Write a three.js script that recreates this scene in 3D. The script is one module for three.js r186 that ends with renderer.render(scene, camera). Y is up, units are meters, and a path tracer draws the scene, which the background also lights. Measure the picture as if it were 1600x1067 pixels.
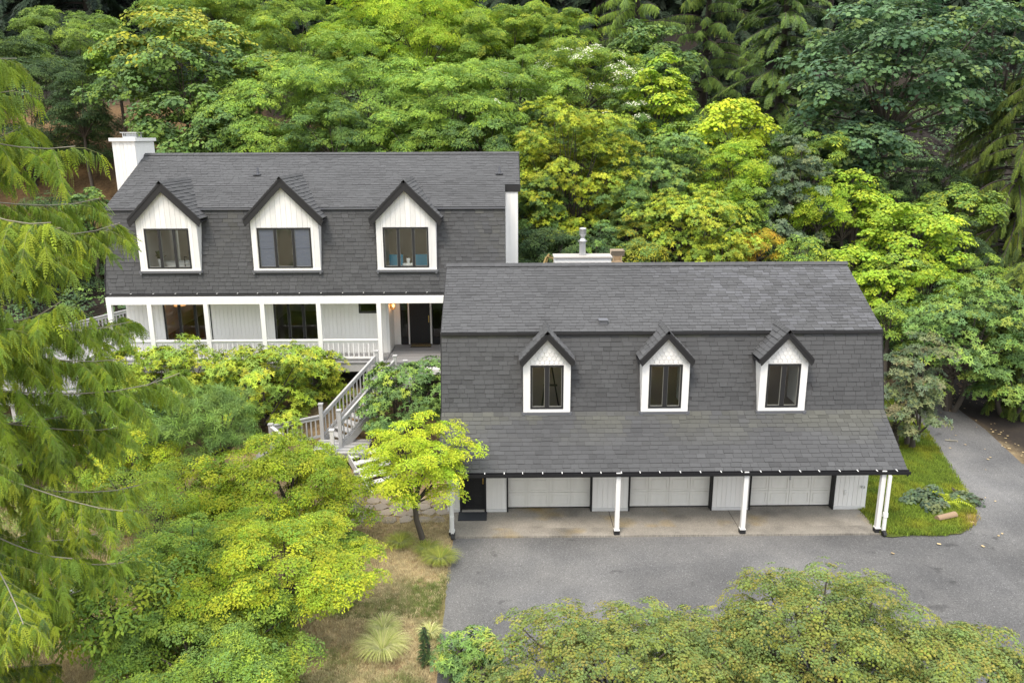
import * as THREE from 'three';
import { ImprovedNoise } from 'three/addons/math/ImprovedNoise.js';
import { mergeGeometries } from 'three/addons/utils/BufferGeometryUtils.js';

// ------------------------------------------------------------------ camera, sky, sun, exposure
const scene = new THREE.Scene();
const camera = new THREE.PerspectiveCamera(46.62, 1600 / 1067, 0.1, 600);
camera.position.set(0, 11.67, 0);
{ // the drone looks down 14.6 degrees, half a degree to the left, hardly rolled
  const R = (x, y, z) => { // camera axes (x right, y down, z ahead) to world
    let c = Math.cos(-0.0038), s = Math.sin(-0.0038);
    let X = c * x + s * y, Y = -s * x + c * y, Z = z;
    c = Math.cos(0.2541); s = Math.sin(0.2541);
    let yd = c * Y + s * Z, zz = -s * Y + c * Z;
    c = Math.cos(0.0094); s = Math.sin(0.0094);
    return new THREE.Vector3(c * X + s * zz, -yd, -(-s * X + c * zz));
  };
  const m = new THREE.Matrix4().makeBasis(R(1, 0, 0), R(0, -1, 0), R(0, 0, -1));
  camera.quaternion.setFromRotationMatrix(m);
}
const renderer = new THREE.WebGLRenderer({ antialias: true });
renderer.toneMapping = THREE.LinearToneMapping;
renderer.toneMappingExposure = 2.3;
renderer.shadowMap.enabled = true;
renderer.shadowMap.type = THREE.PCFSoftShadowMap;
{ // a bright overcast sky, brightest overhead, with faint cloud structure
  const W = 256, H = 128, d = new Float32Array(W * H * 4), nz = new ImprovedNoise();
  for (let j = 0; j < H; j++) for (let i = 0; i < W; i++) {
    const el = ((j + .5) / H - .5) * Math.PI, az = i / W * Math.PI * 2, s = Math.sin(el);
    let L = s > 0 ? 1.36 * (1 + 2 * s) / 3 : 0.14;
    const cx = Math.cos(az) * Math.cos(el), cz = Math.sin(az) * Math.cos(el);
    if (s > 0) L *= 1 + .12 * nz.noise(cx * 3 + 4, s * 5, cz * 3) + .06 * nz.noise(cx * 8, s * 12, cz * 8);
    const k = (j * W + i) * 4; d[k] = L * .975; d[k + 1] = L; d[k + 2] = L * 1.05; d[k + 3] = 1;
  }
  const t = new THREE.DataTexture(d, W, H, THREE.RGBAFormat, THREE.FloatType);
  t.mapping = THREE.EquirectangularReflectionMapping; t.magFilter = THREE.LinearFilter; t.needsUpdate = true;
  scene.background = t; scene.environment = t;
}
const sun = new THREE.DirectionalLight(0xfff1df, 1.5);
sun.position.set(-13, 52, -2); sun.target.position.set(0, 2, -28);
sun.castShadow = true; sun.shadow.radius = 34; sun.shadow.mapSize.set(4096, 4096);
Object.assign(sun.shadow.camera, { left: -50, right: 50, top: 60, bottom: -60, near: 1, far: 200 });
scene.add(sun, sun.target);

// ------------------------------------------------------------------ helpers
let seed = 7;
const srand = s => { seed = s * 7919 + 13; };
const rnd = () => { seed = (seed + 0x6D2B79F5) | 0; let t = Math.imul(seed ^ (seed >>> 15), 1 | seed); t = (t + Math.imul(t ^ (t >>> 7), 61 | t)) ^ t; return ((t ^ (t >>> 14)) >>> 0) / 4294967296; };
const rr = (a, b) => a + (b - a) * rnd();
const noise = new ImprovedNoise();
const fbm = (x, y, z = 0, o = 4) => { let a = 0, f = 1, w = .5; for (let i = 0; i < o; i++) { a += w * noise.noise(x * f + i * 7.3, y * f + i * 3.1, z * f + .5); f *= 2.03; w *= .5; } return a; };
const sstep = (a, b, x) => { x = Math.min(1, Math.max(0, (x - a) / (b - a))); return x * x * (3 - 2 * x); };
const V = (x, y, z) => new THREE.Vector3(x, y, z);
const taken = {};
const numbered = n => { const k = taken[n] = (taken[n] ?? -1) + 1; return k ? `${n}_${String(k).padStart(3, '0')}` : n; };
const tag = (o, label, category, group, kind) => { if (label) o.userData.label = label; if (category) o.userData.category = category; if (group) o.userData.group = group; if (kind) o.userData.kind = kind; return o; };
function thing(name, label, category, pos, group) {
  const o = new THREE.Group(); o.name = numbered(name); o.position.set(...pos); scene.add(o);
  return tag(o, label, category, group);
}
const rootOf = o => { while (o.parent && o.parent !== scene) o = o.parent; return o; };
// geometry lists are given in world coordinates; they are moved to their thing's base
function part(name, geos, mat, parent) {
  const list = (Array.isArray(geos) ? geos : [geos]).map(g => g.index ? g.toNonIndexed() : g);
  for (const g of list) for (const k of Object.keys(g.attributes)) if (!['position', 'normal', 'uv', 'color'].includes(k)) g.deleteAttribute(k);
  const g = list.length > 1 ? mergeGeometries(list) : list[0];
  const m = new THREE.Mesh(g, mat); m.castShadow = m.receiveShadow = true;
  if (parent) { const p = rootOf(parent).position; g.translate(-p.x, -p.y, -p.z); m.name = name; parent.add(m); }
  else { m.name = numbered(name); scene.add(m); }
  return m;
}
// one of many alike pieces: shared geometry, own place (world coordinates)
function piece(name, geo, mat, parent, x, y, z, sx = 1, sy = 1, sz = 1) {
  const m = new THREE.Mesh(geo, mat), p = rootOf(parent).position;
  m.name = name; m.position.set(x - p.x, y - p.y, z - p.z); m.scale.set(sx, sy, sz); m.castShadow = m.receiveShadow = true;
  parent.add(m); return m;
}
const UNIT = new THREE.BoxGeometry(1, 1, 1);
const box = (x0, x1, y0, y1, z0, z1) => { // box with uv in metres
  const w = x1 - x0, h = y1 - y0, d = z1 - z0, g = new THREE.BoxGeometry(w, h, d);
  const p = g.attributes.position, n = g.attributes.normal, u = g.attributes.uv;
  g.translate((x0 + x1) / 2, (y0 + y1) / 2, (z0 + z1) / 2);
  for (let i = 0; i < p.count; i++) { const X = p.getX(i), Y = p.getY(i), Z = p.getZ(i); if (Math.abs(n.getX(i)) > .5) u.setXY(i, Z, Y); else if (Math.abs(n.getY(i)) > .5) u.setXY(i, X, Z); else u.setXY(i, X, Y); }
  return g;
};
const cyl = (x, y0, y1, z, r0, r1 = r0, n = 14) => new THREE.CylinderGeometry(r1, r0, y1 - y0, n).translate(x, (y0 + y1) / 2, z);
function beam(a, b, w, h) { // bar from a to b
  const d = b.clone().sub(a), L = d.length(), g = new THREE.BoxGeometry(w, h, L);
  const z = d.normalize(), x = V(0, 1, 0).cross(z); if (x.lengthSq() < 1e-6) x.set(1, 0, 0); x.normalize(); const y = z.clone().cross(x);
  g.applyMatrix4(new THREE.Matrix4().makeBasis(x, y, z)); return g.translate((a.x + b.x) / 2, (a.y + b.y) / 2, (a.z + b.z) / 2);
}
function tube(pts, r0, r1, n = 6) { // tapered tube along points
  const P = [], N = [], I = []; let up = V(.31, .2, .93).normalize();
  for (let i = 0; i < pts.length; i++) {
    const t = pts[Math.min(i + 1, pts.length - 1)].clone().sub(pts[Math.max(i - 1, 0)]).normalize();
    const a = t.clone().cross(up).normalize(), b = t.clone().cross(a), r = r0 + (r1 - r0) * i / (pts.length - 1);
    for (let k = 0; k <= n; k++) { const q = k / n * Math.PI * 2, c = Math.cos(q), s = Math.sin(q); const d = a.clone().multiplyScalar(c).addScaledVector(b, s); N.push(d.x, d.y, d.z); P.push(pts[i].x + d.x * r, pts[i].y + d.y * r, pts[i].z + d.z * r); }
    if (i) for (let k = 0; k < n; k++) { const A = (i - 1) * (n + 1) + k, B = A + n + 1; I.push(A, A + 1, B, B, A + 1, B + 1); }
  }
  const g = new THREE.BufferGeometry(); g.setAttribute('position', new THREE.Float32BufferAttribute(P, 3)); g.setAttribute('normal', new THREE.Float32BufferAttribute(N, 3));
  g.setAttribute('uv', new THREE.Float32BufferAttribute(new Float32Array(P.length / 3 * 2), 2)); g.setIndex(I); return g.toNonIndexed();
}
function prism(poly, z0, z1) { // polygon in xy, between z0 < z1
  const s = new THREE.Shape(poly.map(p => new THREE.Vector2(p[0], p[1])));
  return new THREE.ExtrudeGeometry(s, { depth: z1 - z0, bevelEnabled: false }).translate(0, 0, z0);
}
function prismX(poly, x0, x1) { // polygon given as [z, y], between x0 < x1
  const g = prism(poly, 0, x1 - x0); return g.rotateY(Math.PI / 2).translate(x0, 0, 0);
}

// ------------------------------------------------------------------ textures and materials
function tex(n, fn, rep = 1, srgb = true) {
  const d = new Uint8Array(n * n * 4);
  for (let j = 0; j < n; j++) for (let i = 0; i < n; i++) { const c = fn(i / n, j / n, i, j), k = (j * n + i) * 4; for (let q = 0; q < 3; q++) d[k + q] = Math.max(0, Math.min(255, c[q] * 255)); d[k + 3] = 255; }
  const t = new THREE.DataTexture(d, n, n); t.wrapS = t.wrapT = THREE.RepeatWrapping; t.magFilter = t.minFilter = THREE.LinearFilter; t.repeat.set(rep, rep);
  if (srgb) t.colorSpace = THREE.SRGBColorSpace; t.needsUpdate = true; return t;
}
srand(3);
const grain = tex(256, () => { const v = .82 + .22 * rnd() + (rnd() < .03 ? .25 : 0) - (rnd() < .04 ? .22 : 0); return [v, v, v]; }, 1.6);
const grainBump = tex(256, () => { const v = rnd(); return [v, v, v]; }, 1.6, false);
const paintTex = tex(256, (u, v) => { const g = .955 + .035 * rnd() + .03 * fbm(u * 9, v * 2, 1); return [g, g, g * .995]; }, .8);
const std = (c, r = .8, o = {}) => { const m = new THREE.MeshStandardMaterial({ roughness: r, ...o }); if (Array.isArray(c)) m.color.setRGB(...c); else m.color.set(c); return m; };
const M = {
  white: std([.78, .78, .775], .55, { map: paintTex }),
  white2: std([.70, .70, .695], .6, { map: paintTex }),
  siding: std([.86, .85, .83], .6, { map: paintTex }),
  sidingB: std([.88, .875, .86], .6, { map: paintTex }),
  door: std([.86, .85, .81], .5, { map: paintTex }),
  black: std([.011, .011, .012], .7, { side: THREE.FrontSide }),
  blackWood: std([.016, .016, .018], .8, { map: grain }),
  gutter: std([.016, .016, .018], .35),
  deckGrey: std([.29, .29, .295], .75, { map: grain }),
  deckGrey2: std([.24, .24, .245], .75, { map: grain }),
  railGrey: std([.42, .42, .425], .65, { map: paintTex }),
  shoot: std([.20, .22, .07], .9),
  bead: std([.22, .22, .2], .5),
  metal: std([.52, .53, .54], .38, { metalness: .8 }),
  lead: std([.13, .135, .15], .5, { metalness: .3 }),
  clip: std([.75, .75, .73], .5),
  stoneTop: std([.42, .40, .37], .9, { map: grain }),
  inner: std([.78, .74, .66], .9),
  innerWood: std([.62, .42, .13], .7, { map: tex(128, (u, v) => { const g = .75 + .25 * fbm(u * 14, v * 1.5, 2) + .1 * rnd(); return [g, g * .95, g * .88]; }) }),
  floorWood: std([.16, .12, .085], .5),
  brass: std([.5, .36, .12], .35, { metalness: .9 }),
  bark: std([.085, .072, .058], .95, { map: grain }),
  barkDark: std([.055, .045, .038], .95, { map: grain }),
  barkPale: std([.27, .255, .20], .95, { map: grain }),
  glass: new THREE.MeshPhysicalMaterial({ color: 0xf2f6f4, roughness: .02, transmission: 1, thickness: 0, ior: 1.52, specularIntensity: 1 }),
};
// ------------------------------------------------------------------ shingled roof slopes
const shingleGeo = (() => { // unit wide (x), one course high (y), butt standing proud (z)
  const t = 1, q = .18, P = [], put = (...a) => P.push(...a);
  const A = [0, 0, t], B = [1, 0, t], C = [1, 1, q], D = [0, 1, q], a = [0, 0, 0], b = [1, 0, 0], c = [1, 1, 0], d = [0, 1, 0];
  put(...A, ...B, ...C, ...A, ...C, ...D, ...a, ...b, ...B, ...a, ...B, ...A, ...a, ...A, ...D, ...a, ...D, ...d, ...b, ...c, ...C, ...b, ...C, ...B);
  return new Float32Array(P);
})();
const roofBase = [.074, .076, .079];
const shingleMat = std([1, 1, 1], .92, { map: grain, vertexColors: true });
const shingleTones = [.74, .84, .92, 1.0, 1.09, 1.2].map(k => std(roofBase.map(c => c * k), .92, { map: grain }));
const shingleOne = (() => { const g = new THREE.BufferGeometry(); g.setAttribute('position', new THREE.BufferAttribute(shingleGeo.slice(), 3)); const n = shingleGeo.length / 3, u = new Float32Array(n * 2); for (let i = 0; i < n; i++) { u[i * 2] = shingleGeo[i * 3] * .3; u[i * 2 + 1] = shingleGeo[i * 3 + 1] * .16; } g.setAttribute('uv', new THREE.BufferAttribute(u, 2)); g.computeVertexNormals(); return g; })();
// O lower left corner, U along the eave, Vv up the slope (unit vectors); ext(v) gives the course's two ends
function shingles(parent, O, U, Vv, ext, L, { exp = .145, tab = .3, thick = .017, single = 0, tint = null, tone = 1, holes = [], name = 'shingle' } = {}) {
  const N = U.clone().cross(Vv).normalize(), rows = Math.floor(L / exp + .02), P = [], C = [], UVs = []; let made = 0;
  const origin = rootOf(parent).position;
  for (let i = 0; i < rows; i++) {
    const v = i * exp, [a, b] = ext(v + exp * .5); if (b - a < .05) continue;
    const wob = rr(-.004, .004); let u = a - rnd() * tab;
    while (u < b - .01) {
      const w = tab * rr(.72, 1.28), u0 = Math.max(a, u) + .005, u1 = Math.min(b, u + w) - .005; u += w;
      if (u1 - u0 < .02) continue;
      if (holes.some(h => u1 > h[0] - .02 && u0 < h[1] + .02 && v + exp > h[2] && v < h[3])) continue;
      let k = .85 + .2 * rnd() + .14 * rnd() * rnd() + .3 * fbm(u0 * .35 + O.x, v * .5 + O.y, O.z, 3); if (rnd() < .05) k *= .82; k *= tone;
      const t = thick * rr(.6, 1.3), h = exp * 1.12;
      const tn = tint ? tint(u0, v, L) : [1, 1, 1];
      const p = O.clone().addScaledVector(U, u0).addScaledVector(Vv, v + wob + (i ? rr(-.014, .008) : 0));
      if (made < single) {
        const m = new THREE.Mesh(shingleOne, shingleTones[Math.max(0, Math.min(5, Math.round((k - .74) / .09)))]);
        m.name = name; m.matrixAutoUpdate = true; m.castShadow = m.receiveShadow = true;
        m.quaternion.setFromRotationMatrix(new THREE.Matrix4().makeBasis(U, Vv, N)); m.position.copy(p).sub(origin); m.scale.set(u1 - u0, h, t); parent.add(m); made++; continue;
      }
      for (let q = 0; q < shingleGeo.length; q += 3) {
        const x = shingleGeo[q] * (u1 - u0), y = shingleGeo[q + 1] * h, z = shingleGeo[q + 2] * t;
        P.push(p.x + U.x * x + Vv.x * y + N.x * z, p.y + U.y * x + Vv.y * y + N.y * z, p.z + U.z * x + Vv.z * y + N.z * z);
        C.push(roofBase[0] * k * tn[0], roofBase[1] * k * tn[1], roofBase[2] * k * tn[2]); UVs.push(u0 + x, v + y);
      }
    }
  }
  if (P.length) {
    const g = new THREE.BufferGeometry(); g.setAttribute('position', new THREE.Float32BufferAttribute(P, 3)); g.setAttribute('color', new THREE.Float32BufferAttribute(C, 3)); g.setAttribute('uv', new THREE.Float32BufferAttribute(UVs, 2)); g.computeVertexNormals();
    const m = part(single ? 'shingle_field' : 'shingle_field', g, shingleMat, parent); m.userData.kind = 'stuff';
  }
}
const underlay = std([.05, .05, .052], .9);
function slab(name, O, U, Vv, w, L, th, mat, parent) { // a roof's boarding just below its shingles
  const N = U.clone().cross(Vv).normalize(), g = new THREE.BoxGeometry(w, L, th).translate(w / 2, L / 2, -th / 2 - .001);
  g.applyMatrix4(new THREE.Matrix4().makeBasis(U, Vv, N).setPosition(O)); return part(name, g, mat, parent);
}
const UX = V(1, 0, 0);
function slope(parent, x0, x1, yA, dA, yB, dB, opt = {}) { // front slope from (yA, depth dA) up to (yB, depth dB)
  const O = V(x0, yA, -dA), Vv = V(0, yB - yA, -(dB - dA)), L = Vv.length(); Vv.normalize();
  const holes = (opt.holes || []).map(([a, b, y, y2]) => [a - x0, b - x0, (y - yA) / (yB - yA) * L, (y2 - yA) / (yB - yA) * L]).sort((p, q) => p[0] - q[0]), g = [], N = UX.clone().cross(Vv).normalize();
  const rect = (a, b, c, d) => { if (b - a > .01) g.push(new THREE.BoxGeometry(b - a, d - c, .06).translate((a + b) / 2, (c + d) / 2, -.031).applyMatrix4(new THREE.Matrix4().makeBasis(UX, Vv, N).setPosition(O))); };
  const low = holes.length ? holes[0][2] : L, high = holes.length ? holes[0][3] : L; rect(0, x1 - x0, 0, low); let cut = 0; if (holes.length) { for (const h of holes) { rect(cut, h[0], low, high); cut = h[1]; } rect(cut, x1 - x0, low, high); rect(0, x1 - x0, high, L); }
  const s = part('roof_slope', g, underlay, parent);
  shingles(s, O.clone(), UX, Vv, opt.ext || (() => [0, x1 - x0]), L, { ...opt, holes }); return s;
}
function ridgeCaps(parent, a, b, w = .15, n = 0, drop = .1) { // overlapping caps along a ridge
  const d = b.clone().sub(a), L = d.length(), k = n || Math.round(L / .2), t = d.clone().normalize(), s = V(0, 1, 0).cross(t).normalize();
  for (let i = 0; i < k; i++) {
    const c = a.clone().addScaledVector(t, (i + .5) * L / k), g = [];
    const pr = new THREE.Shape([[-w, -drop], [0, 0], [w, -drop], [w, -drop + .012], [0, .014], [-w, -drop + .012]].map(p => new THREE.Vector2(...p)));
    const e = new THREE.ExtrudeGeometry(pr, { depth: L / k * 1.25, bevelEnabled: false }).translate(0, 0, -L / k * .6);
    e.rotateX(-.035); e.applyMatrix4(new THREE.Matrix4().makeBasis(s, V(0, 1, 0), t).setPosition(c.x, c.y + .012, c.z));
    part('ridge_cap', e, shingleTones[1 + Math.floor(rnd() * 3)], parent);
  }
}
// vertical boards over x0..x1 between bot(x) and top(x), on the face z (towards the camera), holes [xa, xb, ya, yb]
function boards(parent, x0, x1, bot, top, z, mats, { pitch = .16, gap = .009, th = .016, holes = [], name = 'board' } = {}) {
  const cuts = new Set(); const n = Math.max(1, Math.round((x1 - x0) / pitch)); for (let i = 0; i <= n; i++) cuts.add(+(x0 + (x1 - x0) * i / n).toFixed(4));
  for (const h of holes) { if (h[0] > x0 && h[0] < x1) cuts.add(h[0]); if (h[1] > x0 && h[1] < x1) cuts.add(h[1]); }
  const xs = [...cuts].sort((a, b) => a - b);
  for (let i = 0; i + 1 < xs.length; i++) {
    const a = xs[i] + gap / 2, b = xs[i + 1] - gap / 2, m = (a + b) / 2; if (b - a < .015) continue;
    let spans = [[bot(m), null]];
    for (const h of holes) if (m > h[0] && m < h[1]) spans = spans.flatMap(([lo, hi]) => [[lo, h[2]], [h[3], hi]]);
    const mat = mats[Math.floor(rnd() * mats.length)];
    for (const [lo, hi] of spans) {
      const ta = hi ?? top(a), tb = hi ?? top(b); if (Math.max(ta, tb) - lo < .02) continue;
      if (Math.abs(ta - tb) < 1e-4) piece(name, UNIT, mat, parent, m, (lo + ta) / 2, z + th / 2, b - a, ta - lo, th);
      else part(name, prism([[a, lo], [b, lo], [b, Math.max(lo + .004, tb)], [a, Math.max(lo + .004, ta)]], z, z + th), mat, parent);
    }
  }
}
const rectFrame = (x0, x1, y0, y1, w, z0, z1) => [box(x0, x1, y0, y0 + w, z0, z1), box(x0, x1, y1 - w, y1, z0, z1), box(x0, x0 + w, y0 + w, y1 - w, z0, z1), box(x1 - w, x1, y0 + w, y1 - w, z0, z1)];
// a black window of n lights; its outer face at z
function windowUnit(parent, x0, x1, y0, y1, z, n, { frame = .055, mull = .1, sash = .012 } = {}) {
  const w = part('window', [...rectFrame(x0, x1, y0, y1, frame, z - .09, z), ...Array.from({ length: n - 1 }, (_, i) => { const c = x0 + (x1 - x0) * (i + 1) / n; return box(c - mull / 2, c + mull / 2, y0 + frame, y1 - frame, z - .09, z - .004); })], M.black, parent);
  for (let i = 0; i < n; i++) {
    const a = i ? x0 + (x1 - x0) * i / n + mull / 2 : x0 + frame, b = i < n - 1 ? x0 + (x1 - x0) * (i + 1) / n - mull / 2 : x1 - frame;
    const pane = new THREE.PlaneGeometry(b - a, y1 - y0 - 2 * frame); pane.translate((a + b) / 2, (y0 + y1) / 2, z - .05);
    part('pane', pane, M.glass, w);
    part('glazing_bead', rectFrame(a, b, y0 + frame, y1 - frame, .014, z - .075, z - .035), M.bead, w);
  }
  return w;
}

// gabled dormer standing on a steep slope: cx centre, half width hw, bottom yb, wall eave ye, apex ya, roof half width rw, front face depth d, reaching back to depth dB
function dormer(parent, { cx, hw, yb, ye, ya, rw, yr, d, dB, win, n, scales = false }) {
  const z = -d, slopeK = (ya - yr) / rw, top = x => ya - .09 - Math.abs(x - cx) * slopeK;
  const D = part('dormer', [ // cheeks and the backing behind the boards
    box(cx - hw, cx - hw + .06, yb, ye, -dB, z - .02), box(cx + hw - .06, cx + hw, yb, ye, -dB, z - .02),
    ...[[cx - hw, win[0]], [win[1], cx + hw]].map(([a, b]) => prism([[a, yb], [b, yb], [b, top(b)], ...(a < cx && b > cx ? [[cx, top(cx)]] : []), [a, top(a)]], z - .02, z - .001)),
    prism([[win[0], win[3]], [win[1], win[3]], [win[1], top(win[1])], [cx, top(cx)], [win[0], top(win[0])]], z - .02, z - .001),
    prism([[win[0], yb], [win[1], yb], [win[1], win[2]], [win[0], win[2]]], z - .02, z - .001)], M.white2, parent);
  if (scales) {
    part('trim', [box(cx - hw, win[0], yb + .09, win[3], z, z + .03), box(win[1], cx + hw, yb + .09, win[3], z, z + .03), box(cx - hw, cx + hw, yb, yb + .09, z, z + .036)], M.white, D);
    part('trim', box(cx - hw, cx + hw, win[3], win[3] + .035, z, z + .02), M.white, D);
    const R = .067, sh = new THREE.Shape(); sh.moveTo(-R, .1); sh.lineTo(-R, 0); for (let i = 0; i <= 8; i++) { const q = Math.PI + Math.PI * i / 8; sh.lineTo(Math.cos(q) * R, Math.sin(q) * R * 1.25); } sh.lineTo(R, .1);
    const g = new THREE.ExtrudeGeometry(sh, { depth: .012, bevelEnabled: true, bevelThickness: .004, bevelSize: .004, bevelSegments: 1 });
    for (let r = 0; ; r++) { const y = win[3] + .1 + r * .125; if (y > top(cx) - .05) break; for (let k = -6; k <= 6; k++) { const x = cx + (k + (r % 2) * .5) * (R * 2 + .012); if (Math.abs(x - cx) + .05 > hw || y + .02 > top(x)) continue; const m = piece('scale_shingle', g, [M.white, M.white2][rnd() < .75 ? 0 : 1], D, x, y, z + .004); m.rotation.x = -.1; } }
  } else {
    boards(D, cx - hw, cx + hw, () => yb + .07, top, z, [M.white, M.white, M.white2], { pitch: .2, holes: [win] });
    part('trim', box(cx - hw, cx + hw, yb, yb + .07, z, z + .03), M.white, D);
  }
  // black barge boards along the gable, proud of the wall
  const over = .16, bw = scales ? .2 : .33;
  for (const s of [-1, 1]) {
    const poly = [[cx, ya + .02], [cx, ya - .02 - bw], [cx + s * (rw - .07), yr - .02 - bw * .8], [cx + s * rw, yr + .02 - bw * .35], [cx + s * rw, yr + .02]]; if (s > 0) poly.reverse();
    part('barge_board', prism(poly, z + over, z + over + .035), M.black, D);
    // the roof plane: eave line runs back level, shingled
    const U = s > 0 ? V(0, 0, -1) : V(0, 0, 1), Vv = V(-s * rw, ya - yr, 0), L = Vv.length(); Vv.normalize();
    const O = s > 0 ? V(cx + rw, yr + .03, z + over + .05) : V(cx - rw, yr + .03, -dB), W = dB + z + over + .05;
    slab('roof_slope', O, U, Vv, W, L, .07, M.blackWood, D);
    shingles(D, O, U, Vv, () => [0, W], L, { exp: .16, tab: .34, thick: .03 });
    part('soffit', prism(s > 0 ? [[cx + hw, yr - .1], [cx + rw, yr - .1], [cx + rw, yr - .06], [cx + hw, yr - .06]] : [[cx - rw, yr - .1], [cx - hw, yr - .1], [cx - hw, yr - .06], [cx - rw, yr - .06]], -dB, z + over - .002), M.blackWood, D);
  }
  ridgeCaps(D, V(cx, ya + .05, -dB), V(cx, ya + .05, z + over + .06), .1, 0, .1);
  part('flashing', [box(cx - hw - .06, cx + hw + .06, yb - .09, yb - .005, z - .02, z + .07), box(cx - hw - .02, cx - hw + .05, yb - .14, yb - .04, z + .07, z + .1), box(cx + hw - .05, cx + hw + .02, yb - .14, yb - .04, z + .07, z + .1)], M.lead, D);
  windowUnit(D, win[0], win[1], win[2], win[3], z + .035, n, { mull: scales ? .13 : .1 });
  return D;
}
// gutter with white clips along a front eave
function gutter(parent, x0, x1, y, d, pitch, skew = 0) {
  const z = -d, prof = [[0, 0], [.11, 0], [.13, .1], [.118, .1], [.1, .012], [.012, .012], [.012, .11], [0, .11]];
  const g = part('gutter', prismX(prof.map(p => [-(z + p[0]), y + p[1]]), x0, x1), M.gutter, parent);
  g.userData.kind = undefined; delete g.userData.kind;
  for (let x = x0 + .25; x < x1; x += pitch * rr(.93, 1.07)) piece('gutter_clip', UNIT, M.clip, parent, x, y + .118, z + .06, .022, .01, .12);
  part('fascia', box(x0, x1, y - .06, y + .1, z - .03, z - .002), M.black, parent);
}
// ------------------------------------------------------------------ the garage: gambrel roof, three dormers, three doors
srand(11);
{
  const GL = -1.99, GR = 11.91, zw = -23.1;
  const G = thing('gambrel_garage', 'grey gambrel roofed garage with three white doors and three small dormers', 'garage', [4.96, 0, -27.2]);
  // walls: front piers, gable ends, rear wall, floors
  const fx = [[-1.86, -1.46], [-.62, .03], [2.75, 3.9], [6.58, 7.75], [10.48, 11.51]];
  const wall = part('wall', [...fx.map(([a, b]) => box(a, b, .06, 2.95, zw - .14, zw - .02)), box(-1.46, -.62, 2.1, 2.95, zw - .14, zw - .02), ...[[.03, 2.75], [3.9, 6.58], [7.75, 10.48]].map(([a, b]) => box(a, b, 2.16, 2.95, zw - .14, zw - .02)),
    ...[-1.86, 11.39].map(x => prismX([[23.24, 0], [30.9, 0], [30.9, 3.3], [30.2, 5.6], [27.28, 7.15], [24.36, 5.6], [23.62, 3.2], [23.24, 2.95]], x, x + .12)), box(-1.74, 11.39, 0, 3.3, -30.9, -30.78)], M.siding, G);
  for (const [a, b] of fx) { boards(wall, a, b, () => .16, () => 2.1, zw - .02, [M.siding, M.sidingB], { pitch: .155 }); part('skirting', box(a, b, .055, .155, zw - .02, zw + .012), M.white2, wall); }
  part('floor', box(-1.74, 11.39, 3.0, 3.1, -30.78, -23.3), M.floorWood, G);
  part('partition', [box(-1.7, 11.35, 3.1, 5.7, -30.2, -30.1), box(2.9, 2.98, 3.1, 5.7, -30.1, -24.2), box(6.7, 6.78, 3.1, 5.7, -30.1, -24.2)], M.innerWood, G);
  // sectional doors, four panels by four rows
  const panel = (() => { const s = .5, g = []; g.push(new THREE.BoxGeometry(1, 1, .02)); return g[0]; })();
  for (const [k, [a, b]] of [[.03, 2.75], [3.9, 6.58], [7.75, 10.48]].entries()) {
    const z = zw - .26, d = part('garage_door', box(a, b, .1, 2.16, z - .05, z), M.door, G);
    for (let r = 0; r < 4; r++) for (let c = 0; c < 4; c++) {
      const w = (b - a) / 4, h = .515, x0 = a + c * w, y0 = .1 + r * h;
      const p = part('panel', [...rectFrame(x0 + .008, x0 + w - .008, y0 + .008, y0 + h - .008, .065, z, z + .03), box(x0 + .105, x0 + w - .105, y0 + .105, y0 + h - .105, z, z + .02)], M.door, d);
    }
    part('weather_strip', box(a, b, .062, .1, z - .03, z + .015), M.black, d);
    part('door_jamb', [box(a, a + .05, .06, 2.16, z + .03, zw + .03), box(b - .05, b, .06, 2.16, z + .03, zw + .03), box(a + .05, b - .05, 2.1, 2.16, z + .03, zw + .03)], M.black, G);
    if (k === 2) part('handle', [box(a + 1.34, a + 1.37, .98, 1.12, z + .022, z + .05), cyl(a + 1.355, 1.0, 1.02, z + .05, .03)], M.metal, d);
  }
  { // black entry door with three small lights
    const z = zw - .06, d = part('entry_door', [box(-1.4, -.68, .12, 1.55, z - .045, z), box(-1.4, -1.34, 1.55, 1.95, z - .045, z), box(-.74, -.68, 1.55, 1.95, z - .045, z), box(-1.16, -1.13, 1.55, 1.95, z - .045, z), box(-.95, -.92, 1.55, 1.95, z - .045, z), box(-1.4, -.68, 1.95, 2.04, z - .045, z)], M.black, G);
    for (const [a, b] of [[-1.34, -1.16], [-1.13, -.95], [-.92, -.74]]) part('pane', new THREE.PlaneGeometry(b - a, .4).translate((a + b) / 2, 1.75, z - .02), M.glass, d);
    for (const [y0, y1] of [[.22, .6], [.72, 1.42]]) for (const [a, b] of [[-1.32, -1.07], [-1.01, -.76]]) part('panel', rectFrame(a, b, y0, y1, .025, z, z + .012), M.black, d);
    part('handle', [box(-.735, -.7, 1.0, 1.2, z, z + .02), new THREE.SphereGeometry(.03, 10, 8).translate(-.717, 1.05, z + .06)], M.brass, d);
    part('door_jamb', [box(-1.46, -1.4, .06, 2.1, z - .05, zw + .02), box(-.68, -.62, .06, 2.1, z - .05, zw + .02), box(-1.4, -.68, 2.04, 2.1, z - .05, zw + .02)], M.black, G);
    part('threshold', box(-1.4, -.68, .06, .12, z - .05, zw + .05), M.stoneTop, G);
  }
  part('electric_outlet', [box(10.78, 10.85, .62, .73, zw, zw + .03), box(10.8, 10.83, .55, .6, zw, zw + .02)], M.white, G);
  part('hose_bib', [new THREE.TorusGeometry(.05, .014, 6, 14).translate(11.33, .86, zw + .09), new THREE.CylinderGeometry(.015, .015, .1, 8).rotateX(Math.PI / 2).translate(11.33, .86, zw + .04)], M.metal, G);
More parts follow.
